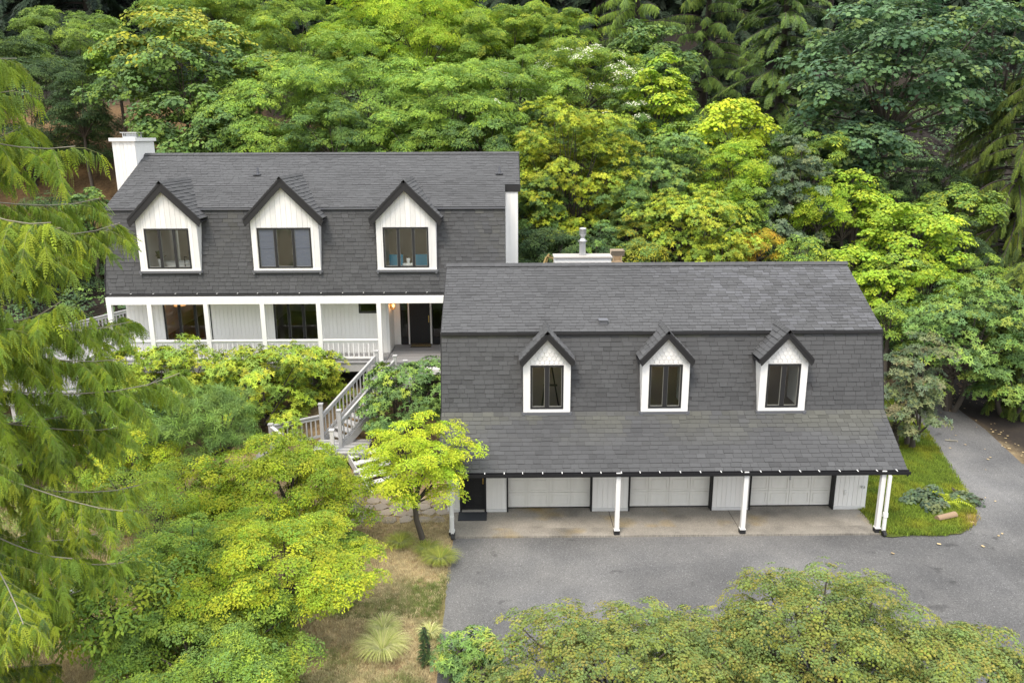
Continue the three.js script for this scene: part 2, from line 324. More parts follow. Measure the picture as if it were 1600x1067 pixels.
  // posts of the open front, black feet
  for (const [x, end] of [[-1.62, 1], [3.33, 0], [7.12, 0], [11.2, 1]]) {
    const p = part('post', [box(x - .065, x + .065, .22, 2.06, -21.665, -21.535), box(x - .085, x + .085, .19, .22, -21.685, -21.515)], M.white, G);
    part('post_base', box(x - .085, x + .085, .02, .19, -21.685, -21.515), M.blackWood, p);
    if (end) { // rain pipes stand before the outer posts
      const xx = x + (x > 0 ? .13 : .02), q = part('downspout', [box(xx - .045, xx + .045, .16, 1.95, -21.49, -21.42), box(xx - .06, xx + .06, .62, .76, -21.5, -21.405)], M.white, G);
      part('pipe_elbow', [beam(V(xx, .17, -21.455), V(xx + .02, .05, -21.36), .1, .09)], M.black, q);
    }
  }
  part('porch_beam', box(-1.9, 11.55, 1.98, 2.08, -21.78, -21.64), M.black, G);
  // roofs
  const lich = (a, b, k) => (u, v, L) => { const m = Math.max(0, Math.min(1, (fbm(u * .8 + 3, v * 1.1, 4) + .12) * 4)) * sstep(a * L, b * L, v) * k; return [1 + .55 * m, 1 + .52 * m, 1 + .05 * m]; };
  slope(G, GL, GR, 2.05, 21.6, 3.32, 23.45, { exp: .157, tab: .29, single: 300, tint: lich(.2, .95, .42) });
  const mans = slope(G, GL, GR, 3.32, 23.45, 5.71, 24.18, { exp: .144, tab: .31, thick: .02, tint: lich(.86, .95, .8), holes: [1.295, 4.97, 8.63].map(c => [c - .66, c + .66, 3.42, 4.86]) });
  slope(G, GL, GR, 5.71, 24.18 - .08, 7.34, 27.28, { exp: .145, tab: .29, tint: (u, v, L) => { const m = sstep(7.5, 11.5, u + v * .8) * (rnd() < .4 ? 1 : 0); return [1 + .3 * m, 1 + .3 * m, 1 + .34 * m]; } });
  part('drip_edge', box(GL, GR, 5.62, 5.69, -24.12, -24.05), M.black, G);
  { // rear slopes, with roof windows that light the rooms behind the dormers
    const up2 = [[27.28, 7.33], [30.38, 5.71], [30.3, 5.66], [27.28, 7.25]], lo = [[30.38, 5.7], [31.11, 3.32], [31.03, 3.3], [30.3, 5.65]], hi = [[27.28, 7.33], [28.1, 6.9], [28.06, 6.84], [27.28, 7.25]], cuts = [GL, .3, 2.3, 4.0, 6.0, 7.6, 9.6, GR], g = [prismX(lo, GL, GR)];
    for (let i = 0; i + 1 < cuts.length; i++) g.push(prismX(i % 2 ? hi : up2, cuts[i], cuts[i + 1]));
    const r = part('rear_roof', g, underlay, G); for (const i of [1, 3, 5]) part('roof_window', prismX([[28.1, 6.88], [30.36, 5.7], [30.35, 5.68], [28.09, 6.86]], cuts[i], cuts[i + 1]), M.glass, r);
  }
  ridgeCaps(G, V(GL, 7.37, -27.28), V(GR, 7.37, -27.28), .16, 60, .085);
  for (const [x0, x1] of [[GL - .03, GL], [GR, GR + .03]]) part('rake_board', prismX([[21.55, 1.95], [23.45, 3.25], [24.14, 5.66], [27.28, 7.3], [30.4, 5.66], [31.1, 3.3], [30.95, 3.3], [30.2, 5.5], [27.28, 7.1], [24.3, 5.5], [23.55, 3.1], [21.6, 1.85]], x0, x1), M.black, G);
  part('soffit', prismX([[21.62, 1.98], [23.4, 3.16], [23.4, 3.22], [21.62, 2.04]], GL + .02, GR - .02), M.white2, G);
  gutter(G, GL - .02, GR + .03, 1.97, 21.58, .57);
  for (const [cx, w] of [[1.295, 0], [4.97, 0], [8.63, 0]]) dormer(G, { cx, hw: .73, yb: 3.32, ye: 4.86, ya: 5.9, rw: .84, yr: 5.0, d: 23.38, dB: 24.75, win: [cx - .515, cx + .515, 3.43, 4.84], n: 2, scales: true });
  { // chimney chase with a metal flue behind the ridge
    const c = part('chimney', box(1.9, 4.02, 2, 7.22, -30.3, -29.5), M.white, G);
    part('chimney_cap', box(1.86, 4.06, 7.22, 7.27, -30.34, -29.44), M.stoneTop, c);
    part('flue', [cyl(2.97, 7.27, 7.79, -29.9, .125, .125, 20), cyl(2.97, 7.79, 7.83, -29.9, .17, .17, 20), cyl(2.97, 7.83, 7.9, -29.9, .13, .09, 20), cyl(2.97, 7.9, 8.0, -29.9, .075, .075, 20), cyl(2.97, 8.0, 8.05, -29.9, .1, .13, 20), ...Array.from({ length: 14 }, (_, i) => cyl(2.97 + Math.cos(i * .4488) * .115, 8.05, 8.27, -29.9 + Math.sin(i * .4488) * .115, .009, .009, 5)), cyl(2.97, 8.05, 8.26, -29.9, .08, .08, 14), cyl(2.97, 8.27, 8.31, -29.9, .14, .12, 20)], M.metal, c);
  }
  part('roof_vent', [box(3.0, 3.26, 5.86, 6.0, -24.62, -24.36), box(2.98, 3.28, 6.0, 6.02, -24.66, -24.33)], M.lead, G);
  // things standing in the upper rooms, seen through the glass
  const ez = thing('easel', 'dark wooden easel standing behind the left garage dormer window', 'easel', [1.45, 3.1, -24.6]);
  part('leg', beam(V(1.2, 3.1, -24.5), V(1.42, 4.75, -24.65), .035, .035), M.blackWood, ez); part('leg', beam(V(1.75, 3.1, -24.5), V(1.46, 4.75, -24.65), .035, .035), M.blackWood, ez); part('leg', beam(V(1.45, 3.1, -25.1), V(1.44, 4.7, -24.68), .035, .035), M.blackWood, ez); part('ledge', box(1.25, 1.7, 3.8, 3.84, -24.6, -24.5), M.blackWood, ez);
}
// ------------------------------------------------------------------ the house
srand(23);
{
  const HL = -15.64, zf = -31.67, ze = -33.05;
  const H = thing('gambrel_house', 'large grey gambrel roofed house with white porch and three wide dormers', 'house', [-7.5, 1, -35.7]);
  const w1 = [-13.9, -11.98, 3.58, 5.3], w2 = [-9.42, -7.62, 3.55, 5.3], w3 = [-5.95, -5.15, 4.68, 5.12];
  const wallBits = (x0, x1, y0, y1, z, holes) => { const g = []; let x = x0; for (const h of holes) { g.push(box(x, h[0], y0, y1, z - .14, z), box(h[0], h[1], y0, h[2], z - .14, z), box(h[0], h[1], h[3], y1, z - .14, z)); x = h[1]; } g.push(box(x, x1, y0, y1, z - .14, z)); return g; };
  const back = -39.9;
  const rearWin = [[-14.6, -11.4, 3.9, 5.2], [-9.8, -6.6, 3.9, 5.2]];
  const wall = part('wall', [...wallBits(-15.4, -4.74, 2.9, 5.7, zf, [w1, w2, w3]), box(-4.88, -4.74, 2.9, 5.7, ze, zf - .14),
    box(-4.88, -4.46, 2.9, 5.7, ze - .14, ze), box(-2.6, 0, 2.9, 5.7, ze - .14, ze), box(-4.46, -2.6, 5.1, 5.7, ze - .14, ze),
    ...wallBits(-15.4, 0, 2.9, 5.7, back, rearWin), box(-15.4, -15.26, 2.9, 5.7, back, zf - .14), box(-.1, .04, 2.9, 5.7, back, ze - .14)], M.siding, H);
  part('gable_wall', [prismX([[31.67, 5.7], [39.9, 5.7], [39.6, 8.9], [35.68, 10.7], [31.8, 8.9]], -15.4, -15.28), prismX([[31.67, 5.7], [39.9, 5.7], [39.6, 8.9], [35.68, 10.7], [31.8, 8.9]], -.1, .02)], M.siding, H);
  boards(wall, -15.4, -4.74, () => 3.0, () => 5.4, zf, [M.siding, M.sidingB], { pitch: .165, gap: .007, holes: [w1, w2, w3] });
  boards(wall, -4.74, -4.46, () => 3.0, () => 5.4, ze, [M.siding, M.sidingB], { pitch: .14 });
  part('corner_board', box(-4.86, -4.735, 3, 5.4, zf + .018, zf + .03), M.white2, wall);
  windowUnit(H, ...w1, zf + .03, 3); windowUnit(H, ...w2, zf + .03, 3); windowUnit(H, ...w3, zf + .03, 1);
  for (const h of rearWin) { const f = part('window', [...rectFrame(h[0], h[1], h[2], h[3], .07, back - .1, back + .03), box((h[0] + h[1]) / 2 - .04, (h[0] + h[1]) / 2 + .04, h[2] + .07, h[3] - .07, back - .1, back + .02)], M.white2, H); part('pane', new THREE.PlaneGeometry(h[1] - h[0] - .14, h[3] - h[2] - .14).translate((h[0] + h[1]) / 2, (h[2] + h[3]) / 2, back - .05), M.glass, f); }
  // floors and inner walls
  part('floor', [box(-15.26, -.1, 2.9, 3.0, back, ze - .14), box(-15.26, -4.88, 2.9, 3.0, ze - .14, zf - .14)], M.floorWood, H);
  part('floor', box(-15.26, -.1, 5.7, 5.8, back, -31.2), M.inner, H);
  part('inner_wall', [box(-11.2, -11.1, 3, 5.7, back, zf - .16), box(-6.4, -6.3, 3, 5.7, back, zf - .16), box(-15.2, -.2, 5.8, 8.9, -37.2, -37.1), box(-10.9, -10.8, 5.8, 9, -37.1, -31.6), box(-6.3, -6.2, 5.8, 9, -37.1, -31.6)], M.inner, H);
  { // front door with side lights
    const z = ze - .03, d = part('front_door', [box(-4.07, -3.19, 3.03, 5.02, z - .05, z)], M.black, H);
    for (const [y0, y1] of [[3.12, 3.42], [3.5, 4.1], [4.2, 4.9]]) for (const [a, b] of [[-3.97, -3.68], [-3.58, -3.29]]) part('panel', rectFrame(a, b, y0, y1, .03, z, z + .014), M.black, d);
    part('handle', [box(-3.27, -3.23, 3.95, 4.25, z, z + .02), box(-3.265, -3.235, 3.98, 4.15, z + .03, z + .06)], M.brass, d);
    part('door_frame', [box(-4.13, -4.07, 3, 5.1, ze - .1, ze + .03), box(-3.19, -3.12, 3, 5.1, ze - .1, ze + .03), box(-4.46, -2.6, 5.02, 5.1, ze - .1, ze + .025)], M.white2, H);
    for (const [a, b] of [[-4.46, -4.13], [-3.12, -2.6]]) { const s = part('side_light', [...rectFrame(a, b, 3, 5.02, .04, ze - .09, ze + .01), box(a + .04, b - .04, 3.04, 3.3, ze - .08, ze - .01)], M.black, H); part('pane', new THREE.PlaneGeometry(b - a - .08, 1.68).translate((a + b) / 2, 4.14, ze - .05), M.glass, s); }
  }
  // roofs
  const streak = (u, v, L) => { const m = Math.max(0, fbm(u * 2.2, v * .25, 9) - .05) * 2.4 * sstep(.1 * L, .9 * L, v); return [1 + .4 * m, 1 + .36 * m, 1 + .1 * m]; };
  slope(H, HL, .05, 5.71, 30.7, 8.98, 31.5, { exp: .155, tab: .32, thick: .02, single: 300, tint: streak, holes: [[-14.15, -11.95, 6.68, 8.38], [-9.74, -7.26, 6.68, 8.38], [-4.9, -2.72, 6.68, 8.38]] });
  slope(H, HL, .05, 8.98, 31.42, 9.73, 33.1, { exp: .15, tab: .3 });
  slope(H, HL, .65, 9.73, 33.1, 10.94, 35.68, { exp: .15, tab: .3 });
  part('drip_edge', box(HL, .05, 8.9, 8.96, -31.44, -31.38), M.lead, H);
  {
    const all = [[35.68, 10.93], [39.86, 8.98], [39.78, 8.92], [35.68, 10.85]], hi = [[35.68, 10.93], [36.6, 10.5], [36.56, 10.43], [35.68, 10.85]], lo = [[39.86, 8.97], [40.66, 5.71], [40.58, 5.7], [39.78, 8.91]], cuts = [HL, -14.6, -11.4, -10.2, -7.0, -5.5, -2.2, .65], g = [prismX(lo, HL, .65)];
    for (let i = 0; i + 1 < cuts.length; i++) g.push(prismX(i % 2 ? hi : all, cuts[i], cuts[i + 1]));
    const r = part('rear_roof', g, underlay, H); for (const i of [1, 3, 5]) part('roof_window', prismX([[36.6, 10.49], [39.84, 8.98], [39.83, 8.96], [36.59, 10.47]], cuts[i], cuts[i + 1]), M.glass, r);
  }
  ridgeCaps(H, V(HL, 10.97, -35.68), V(.65, 10.97, -35.68), .16, 70, .085);
  part('rake_board', prismX([[30.65, 5.66], [31.45, 8.95], [35.68, 10.9], [39.9, 8.95], [40.6, 5.7], [40.4, 5.7], [39.7, 8.8], [35.68, 10.7], [31.65, 8.8], [30.85, 5.62]], HL - .03, HL), M.black, H);
  part('rake_board', prismX([[33.1, 9.6], [35.68, 10.9], [39.9, 8.95], [40.6, 5.7], [40.4, 5.7], [39.7, 8.8], [35.68, 10.7], [33.1, 9.42]], .65, .68), M.black, H);
  part('gable_bay', box(.06, .58, 1, 9.42, -38, -33.12), M.white, H); // tall white bay at the right gable, under the roof's end
  boards(H, .06, .58, () => 4, () => 9.44, -33.12, [M.white], { pitch: .17 });
  part('fascia', box(.05, .66, 9.44, 9.7, -33.2, -33.06), M.black, H);
  part('soffit', box(HL + .02, 0, 5.42, 5.5, -31.65, -30.6), M.white2, H);
  gutter(H, HL - .02, -.3, 5.62, 30.66, .82);
  // dormers
  const dz = 30.84;
  dormer(H, { cx: -13.05, hw: 1.17, yb: 6.6, ye: 8.42, ya: 10.0, rw: 1.4, yr: 8.6, d: dz, dB: 33.7, win: [-13.93, -12.22, 6.69, 8.25], n: 3 });
  const B = dormer(H, { cx: -8.5, hw: 1.31, yb: 6.6, ye: 8.42, ya: 10.14, rw: 1.53, yr: 8.6, d: dz, dB: 34.0, win: [-9.58, -7.5, 6.69, 8.26], n: 3 });
  const C = dormer(H, { cx: -3.81, hw: 1.16, yb: 6.6, ye: 8.42, ya: 10.0, rw: 1.4, yr: 8.6, d: dz, dB: 33.7, win: [-4.71, -2.95, 6.69, 8.26], n: 3 });
  const screen = std([.10, .115, .15], .55);
  for (const [a, b] of [[-9.52, -8.95], [-8.13, -7.56]]) part('window_screen', [...Array.from({ length: 30 }, (_, i) => box(a, b, 6.76 + i * .048, 6.8 + i * .048, -dz - .02, -dz - .012)), box(a, b, 7.47, 7.5, -dz - .012, -dz + .0)], screen, B);
  // chimney at the left gable
  const ch = part('chimney', box(-16.62, -15.66, 1.5, 11.5, -36.7, -34.8), M.white, H);
  boards(ch, -16.62, -15.66, () => 4, () => 11.5, -34.8, [M.white, M.white2], { pitch: .16 });
  part('chimney_cap', box(-16.7, -15.58, 11.5, 11.64, -36.78, -34.7), M.white, ch);
  part('flue', [...[[-16.42, -35.95], [-15.86, -35.95], [-16.42, -35.45], [-15.86, -35.45]].map(([x, z]) => box(x - .02, x + .02, 11.64, 11.84, z - .02, z + .02)), box(-16.4, -15.88, 11.64, 11.7, -36, -35.4), ...Array.from({ length: 8 }, (_, i) => box(-16.4 + i * .07, -16.38 + i * .07, 11.7, 11.84, -35.42, -35.4)), box(-16.32, -15.96, 11.66, 11.82, -35.9, -35.5), box(-16.5, -15.78, 11.84, 11.88, -36.05, -35.35)], M.metal, ch);
  for (const [x, d, y] of [[-10.32, 34, 10.13], [-.19, 34, 10.13]]) part('vent_pipe', [cyl(x, y - .1, y + .3, -d, .05, .05, 10), box(x - .16, x + .16, y + .0, y + .03, -d - .1, -d + .22)], M.lead, H);
  // porch: floor, beam, posts, white railing
  const deck = part('porch_floor', box(-15.6, -.2, 2.72, 2.96, -31.66, -30.36), M.deckGrey2, H);
  part('porch_floor', box(-4.72, -.2, 2.72, 2.96, ze, -31.66), M.deckGrey2, H);
  for (let i = 0; i < 9; i++) piece('deck_board', UNIT, [M.deckGrey, M.deckGrey2][i % 2], deck, -10.16, 2.975, -30.34 - i * .15 - .0, 10.86, .03, .143);
  for (let i = 0; i < 19; i++) piece('deck_board', UNIT, [M.deckGrey, M.deckGrey2][(i * 7 % 3) ? 0 : 1], deck, -2.46, 2.975, -30.32 - i * .145, 4.5, .03, .139);
  part('porch_beam', box(-15.55, -.3, 5.34, 5.62, -30.58, -30.42), M.white, H);
  part('rim_board', box(-15.62, -.2, 2.6, 2.955, -30.36, -30.31), M.railGrey, H);
  const px = [-15.46, -13.9, -11.7, -9.5, -7.3, -4.94];
  for (const x of px) part('post', box(x - .085, x + .085, 2.9, 5.34, -30.58, -30.42), M.white, H);
  const bal = new THREE.BoxGeometry(.04, 1, .04);
  for (let i = 0; i < 5; i++) {
    const a = px[i] + .085, b = px[i + 1] - .085;
    const r = part('railing', [box(a, b, 3.83, 3.88, -30.57, -30.43), box(a, b, 3.74, 3.83, -30.52, -30.48), box(a, b, 3.09, 3.16, -30.53, -30.47)], M.white, H);
    const n = Math.round((b - a) / .205); for (let k = 1; k < n; k++) piece('baluster', bal, M.white, r, a + (b - a) * k / n, 3.45, -30.5, 1, .58, 1);
  }
  part('foundation', box(-15.3, -.2, 0, 2.85, back, -32.2), std([.09, .09, .085], .95), H);
  for (const x of [-14, -10.5, -7.8]) part('pier', box(x - .1, x + .1, .6, 2.7, -30.8, -30.6), M.railGrey, H);
  // lit lamps: porch lantern and a pendant in the left room
  const warm = new THREE.MeshStandardMaterial({ color: 0xffe0b0, emissive: new THREE.Color(1, .62, .26), emissiveIntensity: 1.2, roughness: .4 });
  const L = thing('wall_lantern', 'small lit copper lantern on the wall left of the front door', 'lantern', [-4.62, 4.8, -32.1]);
  part('housing', [box(-4.73, -4.7, 4.78, 5.06, -32.17, -32.03), cyl(-4.6, 4.74, 4.77, -32.1, .07), cyl(-4.6, 5.02, 5.1, -32.1, .09, .02), ...[0, 1, 2, 3].map(i => box(-4.6 + (i % 2 ? .06 : -.07), -4.6 + (i % 2 ? .07 : -.06), 4.77, 5.02, -32.1 + (i > 1 ? .06 : -.07), -32.1 + (i > 1 ? .07 : -.06)))], M.brass, L);
  part('bulb', new THREE.SphereGeometry(.05, 12, 10).scale(1, 1.5, 1).translate(-4.6, 4.89, -32.1), warm, L);
  const l1 = new THREE.PointLight(0xffb060, .18, 0, 2); l1.position.set(-4.6, 4.89, -32.1); l1.castShadow = true; scene.add(l1);
  const Pn = thing('pendant_lamp', 'lit round pendant lamp hanging behind the left ground floor window', 'lamp', [-13.7, 4.7, -32.6]);
  part('lamp_shade', new THREE.CylinderGeometry(.2, .24, .16, 24, 1, true).translate(-13.6, 4.92, -32.6), new THREE.MeshStandardMaterial({ color: 0xd9a46a, emissive: new THREE.Color(1, .5, .16), emissiveIntensity: .35, side: THREE.DoubleSide, roughness: .8 }), Pn);
  part('bulb', new THREE.SphereGeometry(.06, 12, 10).translate(-13.6, 4.88, -32.6), warm, Pn); part('cord', cyl(-13.6, 4.95, 5.7, -32.6, .008), M.black, Pn);
  const l2 = new THREE.PointLight(0xffb060, .45, 0, 2); l2.position.set(-13.6, 4.88, -32.6); l2.castShadow = true; scene.add(l2);
  // what stands behind the dormer windows
  const tub = thing('bathtub', 'white oval bathtub behind the left house dormer window', 'bathtub', [-13, 5.8, -32]);
  { const pr = [[.05, 0], [.3, .02], [.36, .3], [.4, .95], [.44, .98], [.42, 1.0], [.36, .95], [.32, .35], [.05, .3]].map(p => new THREE.Vector2(...p)); part('basin', new THREE.LatheGeometry(pr, 28).scale(1.9, 1, 1).translate(-12.95, 5.8, -31.9), M.white, tub); part('faucet', [cyl(-12.75, 5.8, 7.05, -31.5, .018), beam(V(-12.75, 7.05, -31.5), V(-12.75, 7.0, -31.75), .03, .03)], M.blackWood, tub); }
  const plant = thing('potted_plant', 'small leafy house plant beside the white bathtub', 'plant', [-13.75, 6.6, -31.6]);
  { const g = []; for (let i = 0; i < 26; i++) { const l = new THREE.PlaneGeometry(.1, .16).translate(0, .09, 0).rotateX(rr(.2, 1.3)).rotateY(rr(0, 6.3)); g.push(l.translate(-13.7 + rr(-.1, .1), 7.0 + rr(-.05, .16), -31.45 + rr(-.08, .08))); } part('foliage', g, std([.03, .09, .02], .7, { side: THREE.DoubleSide }), plant); part('pot', cyl(-13.7, 6.78, 6.98, -31.45, .07, .1), M.white, plant); part('stand', cyl(-13.7, 5.8, 6.78, -31.45, .05, .05), M.white, plant); }
  for (const [x, lab] of [[-4.3, 'blue upholstered armchair behind the right house dormer window, the left of two'], [-3.3, 'blue upholstered armchair behind the right house dormer window, the right of two']]) {
    const a = thing('armchair', lab, 'armchair', [x, 5.8, -31.7], 'blue armchairs behind the dormer window'), bl = std([.04, .17, .26], .85);
    part('backrest', box(x - .27, x + .27, 6.3, 7.12, -31.42, -31.3), bl, a); part('seat', box(x - .3, x + .3, 6.15, 6.35, -32, -31.42), bl, a); part('armrest', box(x - .34, x - .27, 6.15, 6.62, -32, -31.45), bl, a); part('armrest', box(x + .27, x + .34, 6.15, 6.62, -32, -31.45), bl, a);
    for (const [p, q] of [[-.25, -31.95], [.25, -31.95], [-.25, -31.4], [.25, -31.4]]) part('leg', cyl(x + p, 5.8, 6.15, -0 + q, .02, .025, 8), M.blackWood, a);
  }
  const cup = thing('side_table', 'low white side table with a white cup between two blue armchairs', 'table', [-3.8, 5.8, -31.4]);
  part('tabletop', cyl(-3.82, 6.72, 6.76, -31.35, .24, .24, 20), M.white, cup); part('leg', cyl(-3.82, 5.8, 6.72, -31.35, .04), M.white, cup);
  const cc = thing('cup', 'white tapered cup on the little table behind the right dormer window', 'cup', [-3.82, 6.76, -31.35]);
  part('cup_body', new THREE.LatheGeometry([[0, 0], [.055, 0], [.09, .2], [.08, .2], [.05, .02], [0, .02]].map(p => new THREE.Vector2(...p)), 18).translate(-3.82, 6.765, -31.35), M.white, cc);
}
// ------------------------------------------------------------------ doormats
{
  const m1 = thing('doormat', 'plain dark grey doormat before the black garage entry door', 'doormat', [-1.04, .06, -22.78]);
  part('mat', box(-1.5, -.6, .064, .082, -23.06, -22.5), std([.035, .04, .048], .95, { map: grain }), m1);
  part('border', rectFrame(-1.5, -.6, 0, .56, .03, 0, .006).map(g => g.rotateX(-Math.PI / 2).translate(0, .082, -22.5)), std([.028, .03, .036], .9), m1);
  const pat = tex(128, (u, v) => { const a = Math.sin(u * 60) * Math.sin(v * 40 + Math.sin(u * 20)) > .1; return a ? [.62, .56, .38] : [.09, .08, .07]; });
  const m2 = thing('doormat', 'patterned beige and black doormat before the house front door', 'doormat', [-3.6, 3, -32.85]);
  part('mat', box(-4.0, -3.15, 2.994, 3.012, -32.98, -32.55), std([1, 1, 1], .95, { map: pat }), m2);
  part('border', [box(-4.02, -3.13, 2.994, 3.014, -32.55, -32.52), box(-4.02, -3.13, 2.994, 3.014, -33.01, -32.98)], M.black, m2);
}
// ------------------------------------------------------------------ the ground
srand(31);
const hill = (x, d) => { const t = d - 34.5; return t > 0 ? .44 * t * sstep(-2, 6, t) : 0; };
const garden = (x, d) => 1.7 * sstep(24.5, 30.5, d) * sstep(-2.6, -4.6, x);
const baseY = (x, d) => Math.max(hill(x, d), garden(x, d));
const driveEdge = d => -1.62 + .06 * Math.sin(d * 1.7);
// lawn tongue between the garage and the drive
const island = [[11.3, 21.5], [12.3, 21.42], [13.2, 21.4], [14.1, 21.8], [14.75, 22.4], [14.98, 22.9], [15.4, 24.1], [16.3, 27.3], [17.15, 30.3], [17.5, 32.6], [17.4, 36], [11.6, 36], [11.55, 23.2], [11.33, 23.2]];
const driveOut = [[-1.66, 21.5], [-1.66, 19.4], [-1.58, 16.6], [-1.5, 12], [-1.5, 4], [40, 4], [40, 20], [18.9, 26.7], [19.6, 30.2], [19.95, 33.3], [20, 36.2], [17.45, 36.2]];
const inside = (poly, x, d) => { let c = false; for (let i = 0, j = poly.length - 1; i < poly.length; j = i++) { const [a, b] = poly[i], [e, f] = poly[j]; if ((b > d) !== (f > d) && x < (e - a) * (d - b) / (f - b) + a) c = !c; } return c; };
const onDrive = (x, d) => inside(driveOut, x, d) && !inside(island, x, d);
const groundY = (x, d) => {
  let y = baseY(x, d);
  const flat = (x > -1.7 && x < 20.2 && d < 36) || (x >= 20 && d < 26) ? 1 : 0;
  if (flat) return y - .012;
  return y + .02 + .07 * (fbm(x * .35, d * .35, 2) + .35) + .5 * fbm(x * .12, d * .12, 6) * sstep(36, 46, d);
};
const litterTex = tex(512, (u, v) => { const a = fbm(u * 40, v * 40, 3, 2), b = fbm(u * 9, v * 9, 5, 3), s = rnd(); const k = .86 + .3 * a + .25 * b + .25 * (s - .5) + (s > .97 ? .35 : 0); return [k, k * (.97 + .06 * b), k * (.94 + .1 * b)]; }, .45);
{
  const xs = [], ds = [];
  for (let x = -150; x < -30; x += 6) xs.push(x); for (let x = -30; x < 30; x += .5) xs.push(x); for (let x = 30; x <= 150; x += 6) xs.push(x);
  for (let d = -90; d < 6; d += 6) ds.push(d); for (let d = 6; d < 50; d += .5) ds.push(d); for (let d = 50; d <= 150; d += 2.5) ds.push(d);
  const P = [], C = [], U = [], I = [];
  ds.forEach((d, j) => xs.forEach((x, i) => {
    P.push(x, groundY(x, d), -d); U.push(x, d);
    const g = fbm(x * .28, d * .28, 8, 4), f = fbm(x * 1.1, d * 1.1, 4, 3);
    let c = [.40, .315, .175]; // dry straw lawn
    const green = sstep(.0, .25, g + .18 * f - .06 + (x > -5 && d > 17.4 && d < 19.6 ? .22 : 0)); c = c.map((v, q) => v + ([.12, .125, .03][q] - v) * green * .8);
    const dirt = sstep(.1, .3, f + (d > 22 ? .2 : -.1)); c = c.map((v, q) => v + ([.17, .12, .075][q] - v) * dirt * .7);
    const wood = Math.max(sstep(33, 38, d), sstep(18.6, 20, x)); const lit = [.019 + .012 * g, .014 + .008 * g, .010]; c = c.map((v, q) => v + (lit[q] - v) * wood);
    const path = x < -12 && d > 44 && d < 66 ? .8 : 0; c = c.map((v, q) => v + ([.27, .17, .075][q] - v) * path * sstep(-.2, .1, .15 + g));
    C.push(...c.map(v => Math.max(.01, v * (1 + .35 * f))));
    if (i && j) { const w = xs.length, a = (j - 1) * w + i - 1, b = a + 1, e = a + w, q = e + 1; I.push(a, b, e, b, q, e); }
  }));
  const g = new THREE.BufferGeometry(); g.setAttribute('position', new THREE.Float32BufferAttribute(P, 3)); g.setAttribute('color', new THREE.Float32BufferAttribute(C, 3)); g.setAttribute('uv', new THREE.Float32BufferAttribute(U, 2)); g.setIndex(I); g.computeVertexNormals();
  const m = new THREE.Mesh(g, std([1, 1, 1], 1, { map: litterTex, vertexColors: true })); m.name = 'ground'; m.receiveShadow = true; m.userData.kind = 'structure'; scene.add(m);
}
function sheet(name, poly, y, mat, hole, sx = 1, ox = 0, oz = 0) {
  const s = new THREE.Shape(poly.map(p => new THREE.Vector2(p[0], p[1])));
  const g = new THREE.ShapeGeometry(s), p = g.attributes.position, u = g.attributes.uv;
  for (let i = 0; i < p.count; i++) u.setXY(i, (p.getX(i) - ox) / sx, (p.getY(i) - oz) / sx);
  g.rotateX(-Math.PI / 2).translate(0, y, 0); g.computeVertexNormals();
  const m = part(name, g, mat); m.userData.kind = 'structure'; m.castShadow = false; return m;
}
const smooth = (pts, k) => { const c = new THREE.CatmullRomCurve3(pts.map(p => V(p[0], p[1], 0)), true, 'catmullrom', .5).getPoints(k); c.pop(); return c.map(p => [p.x, p.y]); };
{ // asphalt: one map over the whole yard, 1.6 cm a texel: aggregate, worn pale patches, damp-dark edges, a few stains
  srand(5);
  const A = tex(2048, (u, v) => {
    const x = -3 + u * 32, d = 4 + v * 32;
    const a = fbm(x * .16, d * .16, 1, 3), b = fbm(x * .7, d * .7, 7, 3), s = rnd();
    let k = .55 + .30 * a + .12 * b + .17 * (s - .5); { const tx = Math.abs(((x + .35 * Math.sin(d * .22)) % 1.55) - .75) < .14 && x > 12 ? .03 * fbm(x, d * .5, 2, 2) + .015 : 0; k += tx; } k += + (s > .985 ? .22 : 0) - (s < .02 ? .1 : 0);
    const st = fbm(x * 1.9 + 9, d * 1.9, 3, 3); if (st > .32) k -= .1 * Math.min(1, (st - .32) * 8);
    const w = .02 * b + .012; return [k * (1 + w), k * (1 + w * .45), k * (1 - w * .6)];
  });
  A.wrapS = A.wrapT = THREE.MirroredRepeatWrapping;
  sheet('driveway', driveOut, .0, std([.375, .378, .384], .93, { map: A, bumpMap: grainBump, bumpScale: .004 }), null, 32, -3, 4);
}
{ // exposed aggregate apron before the doors, rust and oil stains in it
  srand(6);
  const A = tex(1024, (u, v) => {
    const x = u * 14, d = v * 14, s = rnd(); let k = .60 + .12 * fbm(x * .5, d * .5, 2, 3) + .08 * fbm(x * 2, d * 2, 6, 3) + .16 * (s - .5);
    const rust = Math.max(0, fbm(x * .9 + 2, d * .9 + 5, 11, 3) - .13) * .8, oil = Math.max(0, fbm(x * .8 + 7, d * .8, 17, 3) - .08) * .6;
    k -= oil * .6; return [k * 1.0 + rust * .12, k * .965 - rust * .05, k * .9 - rust * .4];
  });
  const g = box(-1.75, 11.3, -.1, .06, -23.4, -21.5); const u = g.attributes.uv, p = g.attributes.position; for (let i = 0; i < u.count; i++) u.setXY(i, (p.getX(i) + 2) / 14, (p.getZ(i) + 36) / 14);
  const m = part('apron', g, std([.76, .76, .76], .9, { map: A, bumpMap: grainBump, bumpScale: .003 })); m.userData.kind = 'structure';
  const joint = part('expansion_joint', [box(3.28, 3.3, .0602, .0632, -23.1, -21.5), box(7.1, 7.115, .0602, .0632, -23.1, -21.5)], M.barkDark, m);
}
const lawnCol = (x, d) => { const a = fbm(x * .6, d * .6, 3, 3), tip = sstep(13.6, 14.6, x + .35 * a - (d - 22) * .3) * sstep(23.3, 22.3, d); return [tip, a]; };
